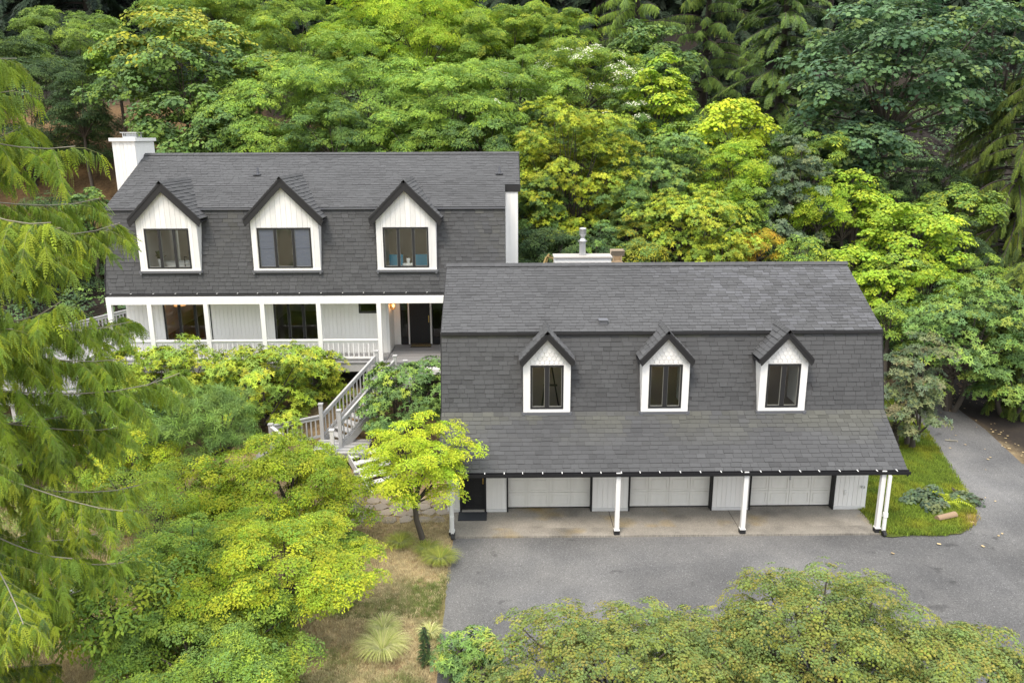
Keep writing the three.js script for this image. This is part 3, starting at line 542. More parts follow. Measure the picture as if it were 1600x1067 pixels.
{ // lawn tongue
  const T = tex(1024, (u, v) => { const x = 11 + u * 16, d = 21 + v * 16, [tip, a] = lawnCol(x, d), s = rnd(); const k = .85 + .3 * (s - .5) + .5 * fbm(x * 3, d * 3, 4, 3); const g = [.30 + .10 * a, .36 + .04 * a, .07], b = [.53, .42, .27]; const t = Math.max(tip, sstep(.2, .4, fbm(x * .9, d * .9, 12, 3)) * .5); return g.map((q, i) => (q + (b[i] - q) * t) * k); });
  const m = sheet('lawn', smooth(island, 160).map(([x, d]) => [x + .16 * fbm(x * 1.6, d * 1.6, 21, 3), d + .16 * fbm(x * 1.6, d * 1.6, 33, 3)]), .03, std([1, 1, 1], 1, { map: T }), null, 16, 11, 21);
}
// grass blades: tufts of thin blades
const tuft = (n, h, w, spread, lean) => { const P = []; for (let i = 0; i < n; i++) { const a = rr(0, 6.28), r = spread * Math.sqrt(rnd()), x = Math.cos(a) * r, z = Math.sin(a) * r, b = rr(0, 6.28), q = lean * rnd() * h, H = h * rr(.5, 1), t = rr(0, 6.28), dx = Math.cos(t) * w, dz = Math.sin(t) * w, mx = x + Math.cos(b) * q * .35, mz = z + Math.sin(b) * q * .35, ex = x + Math.cos(b) * q, ez = z + Math.sin(b) * q; P.push(x - dx, 0, z - dz, x + dx, 0, z + dz, mx + dx * .8, H * .6, mz + dz * .8, x - dx, 0, z - dz, mx + dx * .8, H * .6, mz + dz * .8, mx - dx * .8, H * .6, mz - dz * .8, mx - dx * .8, H * .6, mz - dz * .8, mx + dx * .8, H * .6, mz + dz * .8, ex, H, ez); } const g = new THREE.BufferGeometry(); g.setAttribute('position', new THREE.Float32BufferAttribute(P, 3)); g.computeVertexNormals(); return g; };
const leafMat = (rough = 1, tr = .32) => new THREE.MeshPhysicalMaterial({ color: 0xffffff, roughness: rough, transmission: tr, thickness: 0, side: THREE.DoubleSide, specularIntensity: .4 });
const leafM = leafMat(), glossM = new THREE.MeshPhysicalMaterial({ color: 0xffffff, roughness: .6, specularIntensity: .35, side: THREE.DoubleSide }), matteM = std([1, 1, 1], .9, { side: THREE.DoubleSide });
function instances(name, geo, mat, list, parent) { // list of {m: Matrix4 (world), c: [r,g,b]}
  const im = new THREE.InstancedMesh(geo, mat, list.length), p = parent ? rootOf(parent).position : V(0, 0, 0), col = new THREE.Color();
  list.forEach((e, i) => { e.m.elements[12] -= p.x; e.m.elements[13] -= p.y; e.m.elements[14] -= p.z; im.setMatrixAt(i, e.m); im.setColorAt(i, col.setRGB(...e.c)); });
  im.userData.kind = 'stuff'; im.castShadow = im.receiveShadow = true; im.name = parent ? name : numbered(name); (parent || scene).add(im); return im;
}
const place = (x, y, z, yaw, s, sy = s) => new THREE.Matrix4().makeRotationY(yaw).scale(V(s, sy, s)).setPosition(x, y, z);
{
  srand(41); const tg = tuft(16, .11, .006, .11, .9), L = [];
  for (let i = 0; i < 26000; i++) { const x = rr(11, 17.6), d = rr(21.3, 35); if (!inside(island, x, d)) continue; const [tip, a] = lawnCol(x, d); if (rnd() < tip * .9) continue; const k = rr(.45, 1.4), y = sstep(-.1, .35, fbm(x * 1.3, d * 1.3, 15, 3)); L.push({ m: place(x, .03, -d, rr(0, 6), rr(.7, 1.3)), c: [(.155 + .10 * y + .12 * tip) * k, (.235 + .05 * y) * k, .02 * k] }); }
  tag(instances('lawn_grass', tg, matteM, L), 'mossy yellow green grass on the lawn tongue beside the drive', 'grass', null, 'stuff');
  const D = [];
  for (let i = 0; i < 60000; i++) { const x = rr(-16, -1.5), d = rr(13.5, 24.5); if (x > driveEdge(d)) continue; const g = fbm(x * .28, d * .28, 8, 4) + .18 * fbm(x * 1.1, d * 1.1, 4, 3) - .06 + (x > -5 && d > 17.4 && d < 19.6 ? .22 : 0), k = rr(.6, 1.3); if (fbm(x * 1.1, d * 1.1, 4, 3) + (d > 22 ? .2 : -.1) > .16 && rnd() < .8) continue; const gr = sstep(0, .25, g) * (rnd() < .75 ? 1 : 0); D.push({ m: place(x, groundY(x, d) - .005, -d, rr(0, 6), rr(.4, .8)), c: [(.54 + (.17 - .56) * gr) * k, (.455 + (.20 - .455) * gr) * k, (.26 + (.045 - .26) * gr) * k] }); }
  tag(instances('dry_grass', tg, matteM, D), 'dry straw coloured grass with green patches left of the drive', 'grass', null, 'stuff');
  const lf = new THREE.PlaneGeometry(.09, .06).rotateX(-Math.PI / 2), F = [];
  for (let i = 0; i < 900; i++) { const x = rr(11, 24), d = rr(20, 35); if (inside(island, x, d) && rnd() < .6) continue; if (onDrive(x, d) && rnd() < .82) continue; const k = rr(.5, 1.1); F.push({ m: place(x, baseY(x, d) + .035, -d, rr(0, 6), rr(.4, 1.2)), c: [.5 * k, .38 * k, .2 * k] }); }
  for (let i = 0; i < 16000; i++) { const x = rnd() < .55 ? rr(16, 40) : rr(-30, 40), d = rr(34, 66), k = rr(.15, .8); F.push({ m: place(x, groundY(x, d) + .03, -d, rr(0, 6), rr(.7, 1.8)), c: [.16 * k, .09 * k, .045 * k] }); }
  tag(instances('fallen_leaves', lf, matteM, F), 'fallen tan leaves scattered over drive edge and bank', 'fallen leaves', null, 'stuff');
}
{ // flagstone path from the stairs to the garage corner
  srand(43);
  const p = new THREE.Group(); p.name = 'path'; p.position.set(-3.4, 0, -23); p.userData.kind = 'structure'; scene.add(p);
  const mats = [[.26, .22, .17], [.30, .26, .21], [.22, .19, .15]].map(c => std(c, .9, { map: grain }));
  part('path_bed', box(-5.3, -1.9, -.1, .035, -24.2, -22.25), std([.2, .155, .1], 1, { map: litterTex }), p);
  const cells = []; for (let r = 0; r < 4; r++) for (let c = 0; c < 7; c++) cells.push([-5.2 + (c + .5 + (r % 2) * .35) * .47 + rr(-.06, .06), 22.4 + (r + .5) * .44 + rr(-.05, .05)]);
  for (const [x, d] of cells) { if (x > -1.95) continue; const n = 6 + Math.floor(rnd() * 2), pts = []; for (let k = 0; k < n; k++) { const a = k / n * 6.283 + rr(-.35, .35), r = rr(.19, .29); pts.push([Math.cos(a) * r, Math.sin(a) * r]); } const g = new THREE.ExtrudeGeometry(new THREE.Shape(pts.map(q => new THREE.Vector2(...q))), { depth: .04, bevelEnabled: true, bevelThickness: .012, bevelSize: .012, bevelSegments: 1 }).rotateX(-Math.PI / 2).translate(x, .03 + rr(0, .015), -d); part('stone', g, mats[Math.floor(rnd() * 3)], p); }
}
// ------------------------------------------------------------------ side deck and stairs
function railing(parent, a, b, h, mat, { pitch = .2, bal = .045, top = .09 } = {}) { // sloping or level rail from foot point a to b
  const d = b.clone().sub(a), L = Math.hypot(d.x, d.z), n = Math.max(2, Math.round(L / pitch)), A = a.clone(), B = b.clone(); A.y += h; B.y += h;
  const r = part('railing', [beam(A, B, top, .05), beam(A.clone().setY(A.y - .1), B.clone().setY(B.y - .1), .05, .08), beam(a.clone().setY(a.y + .12), b.clone().setY(b.y + .12), .05, .08)], mat, parent);
  for (let i = 1; i < n; i++) { const q = a.clone().lerp(b, i / n); piece('baluster', UNIT, mat, r, q.x, q.y + .12 + (h - .22) / 2, q.z, bal, h - .22, bal); }
}
const newel = (parent, x, y, z, h, mat = M.railGrey, w = .13) => part('newel_post', [box(x - w / 2, x + w / 2, y, y + h, z - w / 2, z + w / 2), box(x - w / 2 - .02, x + w / 2 + .02, y + h, y + h + .04, z - w / 2 - .02, z + w / 2 + .02)], mat, parent);
{
  const D = thing('wooden_deck', 'grey wooden side deck with balustrade behind the large cedar', 'deck', [-18.5, 1, -30]);
  const fl = part('deck_frame', [box(-23, -15.0, 2.7, 2.94, -30.3, -26.9), box(-20, -15.62, 2.7, 2.94, -36.6, -30.3)], M.deckGrey2, D);
  for (let i = 0; i < 24; i++) piece('deck_board', UNIT, [M.deckGrey, M.deckGrey2][i % 3 ? 0 : 1], fl, -19, 2.955, -26.97 - i * .142, 8, .03, .136);
  for (let i = 0; i < 30; i++) piece('deck_board', UNIT, [M.deckGrey, M.deckGrey2][i % 3 ? 0 : 1], fl, -15.7 - i * .142, 2.955, -33.4, .136, .03, 6.2);
  part('rim_board', [box(-23, -14.97, 2.45, 2.97, -26.9, -26.86), box(-14.99, -14.95, 2.6, 2.97, -30.3, -26.9)], M.railGrey, D);
  for (const x of [-22.5, -20, -17.6, -15.1]) { newel(D, x, 2.95, -26.97, 1.05); part('support_post', box(x - .07, x + .07, 0, 2.5, -27.1, -26.96), M.railGrey, D); }
  railing(D, V(-22.5, 2.97, -26.97), V(-20, 2.97, -26.97), .95, M.railGrey, { pitch: .19 }); railing(D, V(-20, 2.97, -26.97), V(-17.6, 2.97, -26.97), .95, M.railGrey, { pitch: .19 }); railing(D, V(-17.6, 2.97, -26.97), V(-15.1, 2.97, -26.97), .95, M.railGrey, { pitch: .19 });
  railing(D, V(-15.1, 2.97, -26.97), V(-15.38, 2.97, -30.4), .92, M.railGrey, { pitch: .19 });
  railing(D, V(-17.4, 2.97, -36.4), V(-20, 2.97, -30.2), .95, M.railGrey, { pitch: .19 }); newel(D, -20, 2.95, -30.2, 1.05); newel(D, -17.4, 2.95, -36.4, 1.05);
  const bench = thing('wooden_bench', 'weathered wooden bench on the side deck behind the cedar', 'bench', [-20.5, 3, -28.6]);
  for (let i = 0; i < 4; i++) part('slat', box(-21.3, -19.7, 3.42, 3.46, -28.9 + i * .13, -28.79 + i * .13), M.deckGrey, bench); for (const x of [-21.2, -19.8]) part('leg', box(x - .04, x + .04, 2.97, 3.42, -28.9, -28.4), M.deckGrey2, bench); for (let i = 0; i < 3; i++) part('backrest', box(-21.3, -19.7, 3.55 + i * .13, 3.65 + i * .13, -28.98, -28.94), M.deckGrey, bench);
}
{
  const S = thing('wooden_stairs', 'grey wooden stairs turning at a landing, from path to porch', 'stairs', [-5.6, 0, -27]);
  // upper flight: from a platform before the porch down to the landing, to the left and forward
  const A = V(-4.48, 2.72, -28.68), B = V(-6.23, 1.0, -26.65), n = 10, w = 1.05, dir = B.clone().sub(A), side = V(dir.z, 0, -dir.x).normalize();
  const yaw = Math.atan2(dir.x, dir.z), mid = (t, o, y) => A.clone().addScaledVector(dir, t).addScaledVector(side, o).setY(y);
  for (let i = 1; i < n; i++) { const y = 2.72 - 1.72 * i / n, c = mid((i - .5) / n, 0, y); const m = piece('tread', UNIT, M.railGrey, S, c.x, y, c.z, w, .045, .29); m.rotation.y = yaw; }
  for (const o of [-w / 2, w / 2]) { const a = mid(0, o, 2.6), b = mid(1, o, .9); part('stringer', beam(a, b, .05, .28), M.railGrey, S); const ra = mid(.0, o, 2.75), rb = mid(1, o, 1.05); railing(S, ra, rb, .9, M.railGrey, { pitch: .17 }); newel(S, ra.x, ra.y - .3, ra.z, 1.32); newel(S, rb.x, rb.y - .3, rb.z, 1.62); }
  const pf = part('platform', box(-5.0, -3.5, 2.5, 2.72, -30.3, -28.4), M.railGrey, S); for (let i = 0; i < 12; i++) piece('landing_board', UNIT, [M.railGrey, M.deckGrey][i % 2], pf, -4.25, 2.735, -28.48 - i * .15, 1.52, .03, .142);
  for (const [x, z] of [[-4.9, -28.5], [-3.6, -28.5]]) part('support_post', box(x - .06, x + .06, 0, 2.5, z - .06, z + .06), M.railGrey, S);
  // landing and its guard to the left
  const ld = part('landing', box(-6.75, -4.85, .85, 1.0, -27.0, -25.7), M.deckGrey2, S);
  for (let i = 0; i < 9; i++) piece('landing_board', UNIT, [M.railGrey, M.deckGrey][i % 2], ld, -5.8, 1.018, -25.77 - i * .142, 1.92, .035, .134);
  railing(S, V(-8.1, 1.05, -26.0), V(-6.68, 1.05, -26.98), .9, M.railGrey, { pitch: .17 }); newel(S, -8.15, .9, -25.95, 1.1);
  part('railing', beam(V(-8.15, 1.95, -25.95), V(-7.7, 1.82, -25.5), .1, .05), M.white2, S);
  for (const [x, z] of [[-6.6, -26.9], [-6.6, -25.8], [-5, -26.9], [-5, -25.8]]) part('support_post', box(x - .06, x + .06, 0, .85, z - .06, z + .06), M.railGrey, S);
  newel(S, -6.0, 1.0, -25.75, .85, M.white2);
  // lower flight turns towards the path
  for (let i = 0; i < 6; i++) { const t = (i + .5) / 6, y = 1.05 - .17 * (i + 1), m = piece('tread', UNIT, M.white2, S, -5.0 + .95 * t, y + .02, -26.1 + 1.2 * t, 1.25, .045, .28); m.rotation.y = .62; }
  for (const o of [-.62, .62]) part('stringer', beam(V(-5.0 + o * .81, .9, -26.1 - o * .58), V(-4.05 + o * .81, .0, -24.9 - o * .58), .05, .24), M.railGrey, S);
  newel(S, -4.85, -.05, -23.9, 1.15);
  newel(S, -3.72, 2.6, -28.45, .95, M.railGrey, .14);
  part('porch_step', box(-3.48, -.6, 2.6, 2.8, -30.3, -29.85), M.white2, S);
}
// ------------------------------------------------------------------ foliage: sprigs made of real leaf faces
const sprigs = (() => {
  const make = fn => { const P = []; fn(P); const g = new THREE.BufferGeometry(); g.setAttribute('position', new THREE.Float32BufferAttribute(P, 3)); g.computeVertexNormals(); return g; };
  // leaf outlines: [x, z] points for a fan from the base; z runs to the tip; fold lifts the edges
  const ell = (l, w) => [[0, 0], [-w * .42, l * .28], [-w * .5, l * .55], [0, l], [w * .5, l * .55], [w * .42, l * .28]];
  const rhomb = (l, w) => [[0, 0], [-w * .5, l * .5], [0, l], [w * .5, l * .5]];
  const palm = (l, lobes = 5, cut = .5, w = 1) => { const o = [[0, 0]], n = lobes; for (let i = 0; i < n; i++) { const a = (i / (n - 1) - .5) * 3.5, r = l * (1 - .32 * Math.abs(i / (n - 1) - .5) * 2), q = 1.75 / (n - 1); if (i) o.push([-Math.sin(a - q) * l * cut * w, Math.cos(a - q) * l * cut * w + l * .22]); o.push([-Math.sin(a) * r * .8, Math.cos(a) * r * .8 + l * .22]); } return o; };
  const leaf = (P, out, p, yaw, pitch, roll = 0, fold = .25) => {
    const m = new THREE.Matrix4().makeRotationFromEuler(new THREE.Euler(-pitch, yaw, roll, 'YXZ')).setPosition(p[0], p[1], p[2]);
    const v = out.map(q => V(q[0], Math.abs(q[0]) * fold - q[1] * q[1] * .25, q[1]).applyMatrix4(m));
    for (let i = 1; i + 1 < v.length; i++) for (const a of [v[0], v[i], v[i + 1]]) P.push(a.x, a.y, a.z);
  };
  const twig = (P, a, b, w) => { P.push(a[0] - w, a[1], a[2], a[0] + w, a[1], a[2], b[0], b[1], b[2]); };
  const S = {};
  const disc = (n, R, fn) => { for (let i = 0; i < n; i++) { const a = i * 2.39996 + rr(-.4, .4), r = R * Math.sqrt((i + .5) / n); fn(Math.sin(a) * r, Math.cos(a) * r, a, r / R); } };
  srand(101);
  S.maple = [0, 1].map(() => make(P => disc(9, .42, (x, z, a, r) => leaf(P, palm(rr(.24, .34)), [x, .12 * (1 - r * r) + rr(-.05, .05), z], a + rr(-.5, .5), rr(-.75, .05), rr(-.3, .3), .12))));
  S.bigleaf = S.maple;
  S.fine = [0, 1].map(() => make(P => disc(44, .5, (x, z, a, r) => leaf(P, rhomb(rr(.15, .23), rr(.085, .12)), [x, .1 * (1 - r * r) + rr(-.07, .07), z], a + rr(-1, 1), rr(-.9, .3), rr(-.5, .5), .3))));
  S.dogwood = [0, 1].map(() => make(P => disc(24, .48, (x, z, a, r) => leaf(P, ell(rr(.18, .26), rr(.09, .13)), [x, .1 * (1 - r * r) + rr(-.05, .05), z], a + rr(-.8, .8), rr(-.75, .15), rr(-.3, .3), .3))));
  S.rhodo = [0, 1].map(() => make(P => { for (let k = 0; k < 3; k++) { const a = k * 2.1 + rr(-.3, .3), cx = Math.sin(a) * .26, cz = Math.cos(a) * .26, cy = rr(-.06, .06); const n = 9; for (let i = 0; i < n; i++) leaf(P, ell(rr(.24, .33), rr(.075, .1)), [cx, cy, cz], i / n * 6.283 + rr(-.3, .3), i % 3 ? rr(-.55, .0) : rr(.1, .6), rr(-.3, .3), .35); } }));
  S.small = [0, 1].map(() => make(P => disc(40, .48, (x, z, a, r) => leaf(P, rhomb(rr(.08, .13), rr(.05, .07)), [x, .16 * (1 - r * r) + rr(-.12, .12), z], a + rr(-2, 2), rr(-.9, .7), rr(-.6, .6), .3))));
  S.lace = [0, 1].map(() => make(P => disc(11, .44, (x, z, a, r) => { const y = .1 * (1 - r * r) + rr(-.06, .06), b = a + rr(-.6, .6), t = rr(-.7, .0); for (let i = -2; i <= 2; i++) leaf(P, rhomb(rr(.19, .28) * (1 - Math.abs(i) * .12), .065), [x, y, z], b + i * .5, t - Math.abs(i) * .08, rr(-.2, .2), .2); })));
  // a flat spray: stem along +z, side shoots left and right, drooping tips
  const spray = (P, n, wid, droop, lw) => { for (let i = 0; i < n; i++) { const t = (i + .6) / n, z = t * .92, y = -droop * t * t, l = wid * (1 - .55 * t) * (t < .2 ? .5 + 2.5 * t : 1) * rr(.8, 1.15); for (const s of [-1, 1]) { leaf(P, [[0, 0], [-lw * .5, l * .3], [-lw * .35, l * .75], [0, l], [lw * .35, l * .75], [lw * .5, l * .3]], [0, y, z], s * rr(.75, 1.05), rr(-.35, .05), rr(-.2, .2), .1); } } leaf(P, [[0, 0], [-lw * .4, .1], [0, .22], [lw * .4, .1]], [0, -droop * .85, .88], 0, -droop, 0); leaf(P, [[0, 0], [-.014, .1], [-.008, .95], [.008, .95], [.014, .1]], [0, .0, 0], 0, -droop * .8, 0, 0); };
  S.cedar = [0, 1].map(() => make(P => { for (const [a, k] of [[-.45, .72], [0, 1], [.45, .72]]) { const Q = []; spray(Q, 9, .19, .3, .062); const m = new THREE.Matrix4().makeRotationY(a).scale(V(k, k, k)); for (let i = 0; i < Q.length; i += 3) { const v = V(Q[i], Q[i + 1], Q[i + 2]).applyMatrix4(m); P.push(v.x, v.y, v.z); } } }));
  S.hemlock = [0, 1].map(() => make(P => { spray(P, 13, .36, .28, .06); }));
  S.fir = [0, 1].map(() => make(P => { spray(P, 14, .3, .42, .05); }));
  S.thread = [0, 1].map(() => make(P => { for (let i = 0; i < 34; i++) { const a = rr(0, 6.28), l = rr(.3, .6); leaf(P, [[0, 0], [-.014, l * .5], [0, l], [.014, l * .5]], [rr(-.2, .2), rr(-.1, .1), rr(-.2, .2)], a, rr(-.9, .6), 0, .1); } }));
  S.flower = [0, 1].map(() => make(P => disc(7, .42, (x, z, a) => { const y = rr(-.03, .08), t = rr(-.2, .4); for (let i = 0; i < 4; i++) leaf(P, rhomb(.11, .085), [x, y, z], a + i * 1.57, t, 0, .1); })));
  return S;
})();
const PAL = { // leaf colours, linear
  light: [[.27, .42, .055], [.22, .37, .06], [.33, .47, .05], [.17, .30, .06]],
  lime: [[.36, .52, .03], [.30, .47, .03], [.43, .54, .03], [.24, .41, .035]],
  yellow: [[.46, .58, .025], [.40, .54, .025], [.54, .60, .03], [.33, .48, .025]],
  gold: [[.55, .42, .025], [.60, .47, .035], [.40, .40, .035], [.5, .30, .022]],
  mid: [[.13, .235, .045], [.165, .275, .045], [.105, .195, .05], [.21, .31, .04]],
  midYellow: [[.22, .33, .045], [.36, .40, .04], [.17, .28, .055], [.42, .42, .03]],
  dark: [[.065, .12, .03], [.085, .15, .035], [.05, .095, .028], [.11, .175, .035]],
  blueDark: [[.10, .19, .075], [.13, .23, .08], [.075, .15, .06], [.20, .29, .07]],
  deep: [[.03, .055, .022], [.04, .07, .024], [.025, .045, .02]],
  hemlock: [[.12, .20, .035], [.155, .25, .04], [.09, .155, .035], [.20, .29, .04]],
  cedar: [[.26, .38, .03], [.20, .31, .035], [.34, .43, .03], [.13, .21, .04]],
  cedarFar: [[.208, .32, .056], [.256, .384, .056], [.16, .248, .056], [.304, .432, .048]],
  fir: [[.12, .18, .025], [.155, .215, .025], [.085, .135, .025], [.19, .235, .025]],
  rhodo: [[.27, .39, .035], [.33, .43, .03], [.20, .31, .04], [.40, .44, .03], [.23, .35, .04]],
  rhodoYellow: [[.30, .39, .025], [.35, .42, .022], [.22, .32, .03], [.37, .40, .025], [.26, .36, .03]],
  rhodoGrey: [[.131, .194, .094], [.163, .225, .106], [.1, .156, .081], [.2, .237, .088]],
  rhodoGreen: [[.15, .265, .055], [.19, .31, .055], [.115, .205, .055], [.25, .33, .045]],
  sage: [[.155, .205, .085], [.19, .225, .085], [.115, .165, .075], [.20, .195, .08]],
  olive: [[.22, .285, .055], [.25, .30, .05], [.165, .24, .06], [.285, .28, .05], [.20, .28, .065]],
  japan: [[.34, .47, .024], [.41, .50, .024], [.26, .39, .028], [.44, .48, .026], [.21, .34, .034]],
  thread: [[.18, .3, .053], [.225, .352, .06], [.15, .247, .053]],
  apple: [[.24, .376, .048], [.304, .432, .045], [.176, .296, .051], [.384, .464, .04]],
};
const up = V(0, 1, 0);
function basis(n, yaw, s, p) { // sprig standing with +y along n
  const q = new THREE.Quaternion().setFromUnitVectors(up, n), m = new THREE.Matrix4().makeRotationY(yaw); m.premultiply(new THREE.Matrix4().makeRotationFromQuaternion(q)); m.scale(V(s, s, s)); return m.setPosition(p.x, p.y, p.z);
}
const pick = (pal, mix) => { const c = pal[Math.min(pal.length - 1, Math.floor(mix * pal.length))]; const k = rr(.78, 1.22), w = rr(.93, 1.08); return [c[0] * k * w * .93, c[1] * k * .93, c[2] * k * rr(.8, 1.2) + .008]; };
const rdir = () => { const y = rr(-1, 1), a = rr(0, 6.2832), r = Math.sqrt(1 - y * y); return V(Math.cos(a) * r, y, Math.sin(a) * r); };
let plantNo = 0;
// a broadleaf tree or shrub: crown [x, y, z, rx, ry] in metres, clumps of sprigs on a branched frame
function broad(name, category, label, cr, o = {}) {
  srand(1000 + plantNo++ * 17);
  const [x, y, z, rx, ry] = cr, rz = (o.rz ?? .9) * rx, sp = sprigs[o.s], size = o.size ?? .6, pal = PAL[o.pal];
  const bx = o.bx ?? x, bz = o.bz ?? z, gy = groundY(bx, -bz);
  const T = thing(name, label, category, [bx, gy, bz], o.group);
  const K = o.k ?? 30, clumps = [];
  for (let i = 0; i < K; i++) {
    const t = (i + .5) / K, yy = 1 - t * (o.low ?? 1.8), a = i * 2.39996 + rr(-.5, .5), r = Math.sqrt(Math.max(.02, 1 - yy * yy)), q = rr(.55, 1.08) * (o.spread ?? 1);
    clumps.push({ c: V(x + Math.cos(a) * r * rx * q, y + yy * ry * q, z + Math.sin(a) * r * rz * q), r: (o.cr ?? .36) * (.6 + .85 * rnd() * rnd() + .15 * rnd()), hue: rnd(), tone: rr(.86, 1.14) });
  }
  // stems and limbs
  const tr = o.trunk ?? .12, g = [], fork = V(x, Math.max(gy + .3, y - ry * .75), z), stems = o.stems ?? 1, lean = V(x - bx, 0, z - bz);
  for (let s = 0; s < stems; s++) {
    const a = s / stems * 6.28 + 1, sx = stems > 1 ? Math.cos(a) * .25 : 0, sz = stems > 1 ? Math.sin(a) * .25 : 0, p0 = V(bx + sx * .5, gy - .15, bz + sz * .5), p3 = fork.clone().add(V(sx * 2, 0, sz * 2));
    g.push(tube([p0, p0.clone().lerp(p3, .35).add(V(rr(-.1, .1), 0, rr(-.1, .1))), p0.clone().lerp(p3, .7).add(V(rr(-.1, .1), 0, rr(-.1, .1))), p3], tr, tr * .7, 8));
    for (let i = s; i < clumps.length; i += stems * (o.limbStep ?? 2)) { const c = clumps[i].c, m = p3.clone().lerp(c, .5).add(V(rr(-.15, .15) * rx * .3, rr(.0, .2) * ry * .4, rr(-.15, .15) * rx * .3)); g.push(tube([p3, m, c], tr * .36, tr * .07, 5)); }
  }
  part('trunk', g, o.bark ?? M.bark, T);
  const sg = sp[plantNo & 1];
  const A = 4 * Math.PI * Math.pow((Math.pow(rx * ry, 1.6) + Math.pow(rx * rz, 1.6) + Math.pow(ry * rz, 1.6)) / 3, 1 / 1.6), n = Math.round(A / (size * size) * (o.dens ?? 2.6) * 1.35), lists = [[], []], ctr = V(x, y, z), flowers = [];
  const fl = o.flat ?? .62, tot = clumps.reduce((q, c) => q + c.r * c.r, 0), R = Math.min(rx, ry * 1.2);
  for (const c of clumps) {
    const m = Math.round(n * c.r * c.r / tot), wid = c.r * Math.max(rx, rz) * .5 + c.r * R * .5;
    for (let i = 0; i < m; i++) {
      const d = rdir(); if (d.y < -.25) d.y *= -rr(.3, 1); d.normalize();
      const k = .55 + .45 * Math.sqrt(rnd()), ripple = (1 + .45 * noise.noise(d.x * 2.1 + c.c.x, d.y * 2.1 + c.c.y, d.z * 2.1 + c.c.z)) * (rnd() < .07 ? rr(1.1, 1.45) : 1);
      const p = V(c.c.x + d.x * wid * k * ripple, c.c.y + d.y * wid * fl * k * ripple, c.c.z + d.z * wid * k * ripple);
      if (p.y < groundY(p.x, -p.z) + .05) continue;
      const out = p.clone().sub(ctr).multiply(V(1 / rx, 1 / ry, 1 / rz)).normalize();
      const nrm = d.clone().multiplyScalar(.55).addScaledVector(out, .35).addScaledVector(up, o.upness ?? .75).add(V(rr(-.35, .35), rr(-.2, .2), rr(-.35, .35))).normalize();
      const hue = Math.min(.999, Math.max(0, c.hue * .35 + rnd() * .65)), col = pick(pal, hue).map(q => q * c.tone);
      const e = { m: basis(nrm, rr(0, 6.28), size * rr(.75, 1.25), p), c: col };
      if (o.top && p.y > y + ry * o.top[1] + rr(-.3, .3) * ry && fbm(p.x * .5, p.y * .5, p.z * .5, 2) > -.08) e.c = pick(PAL[o.top[0]], rnd());
      lists[0].push(e);
      if (o.flowers && d.y > .1 && out.y > -.3 && c.hue < .55 && rnd() < o.flowers) flowers.push({ m: basis(nrm, rr(0, 6), size * rr(1.1, 1.7), p.clone().addScaledVector(nrm, size * .16)), c: [.75, .74, .60] });
    }
  }
  instances('crown', sg, o.mat ?? leafM, lists[0], T);
  if (flowers.length) instances('blossom', sprigs.flower[0], leafM, flowers, T);
  return T;
}
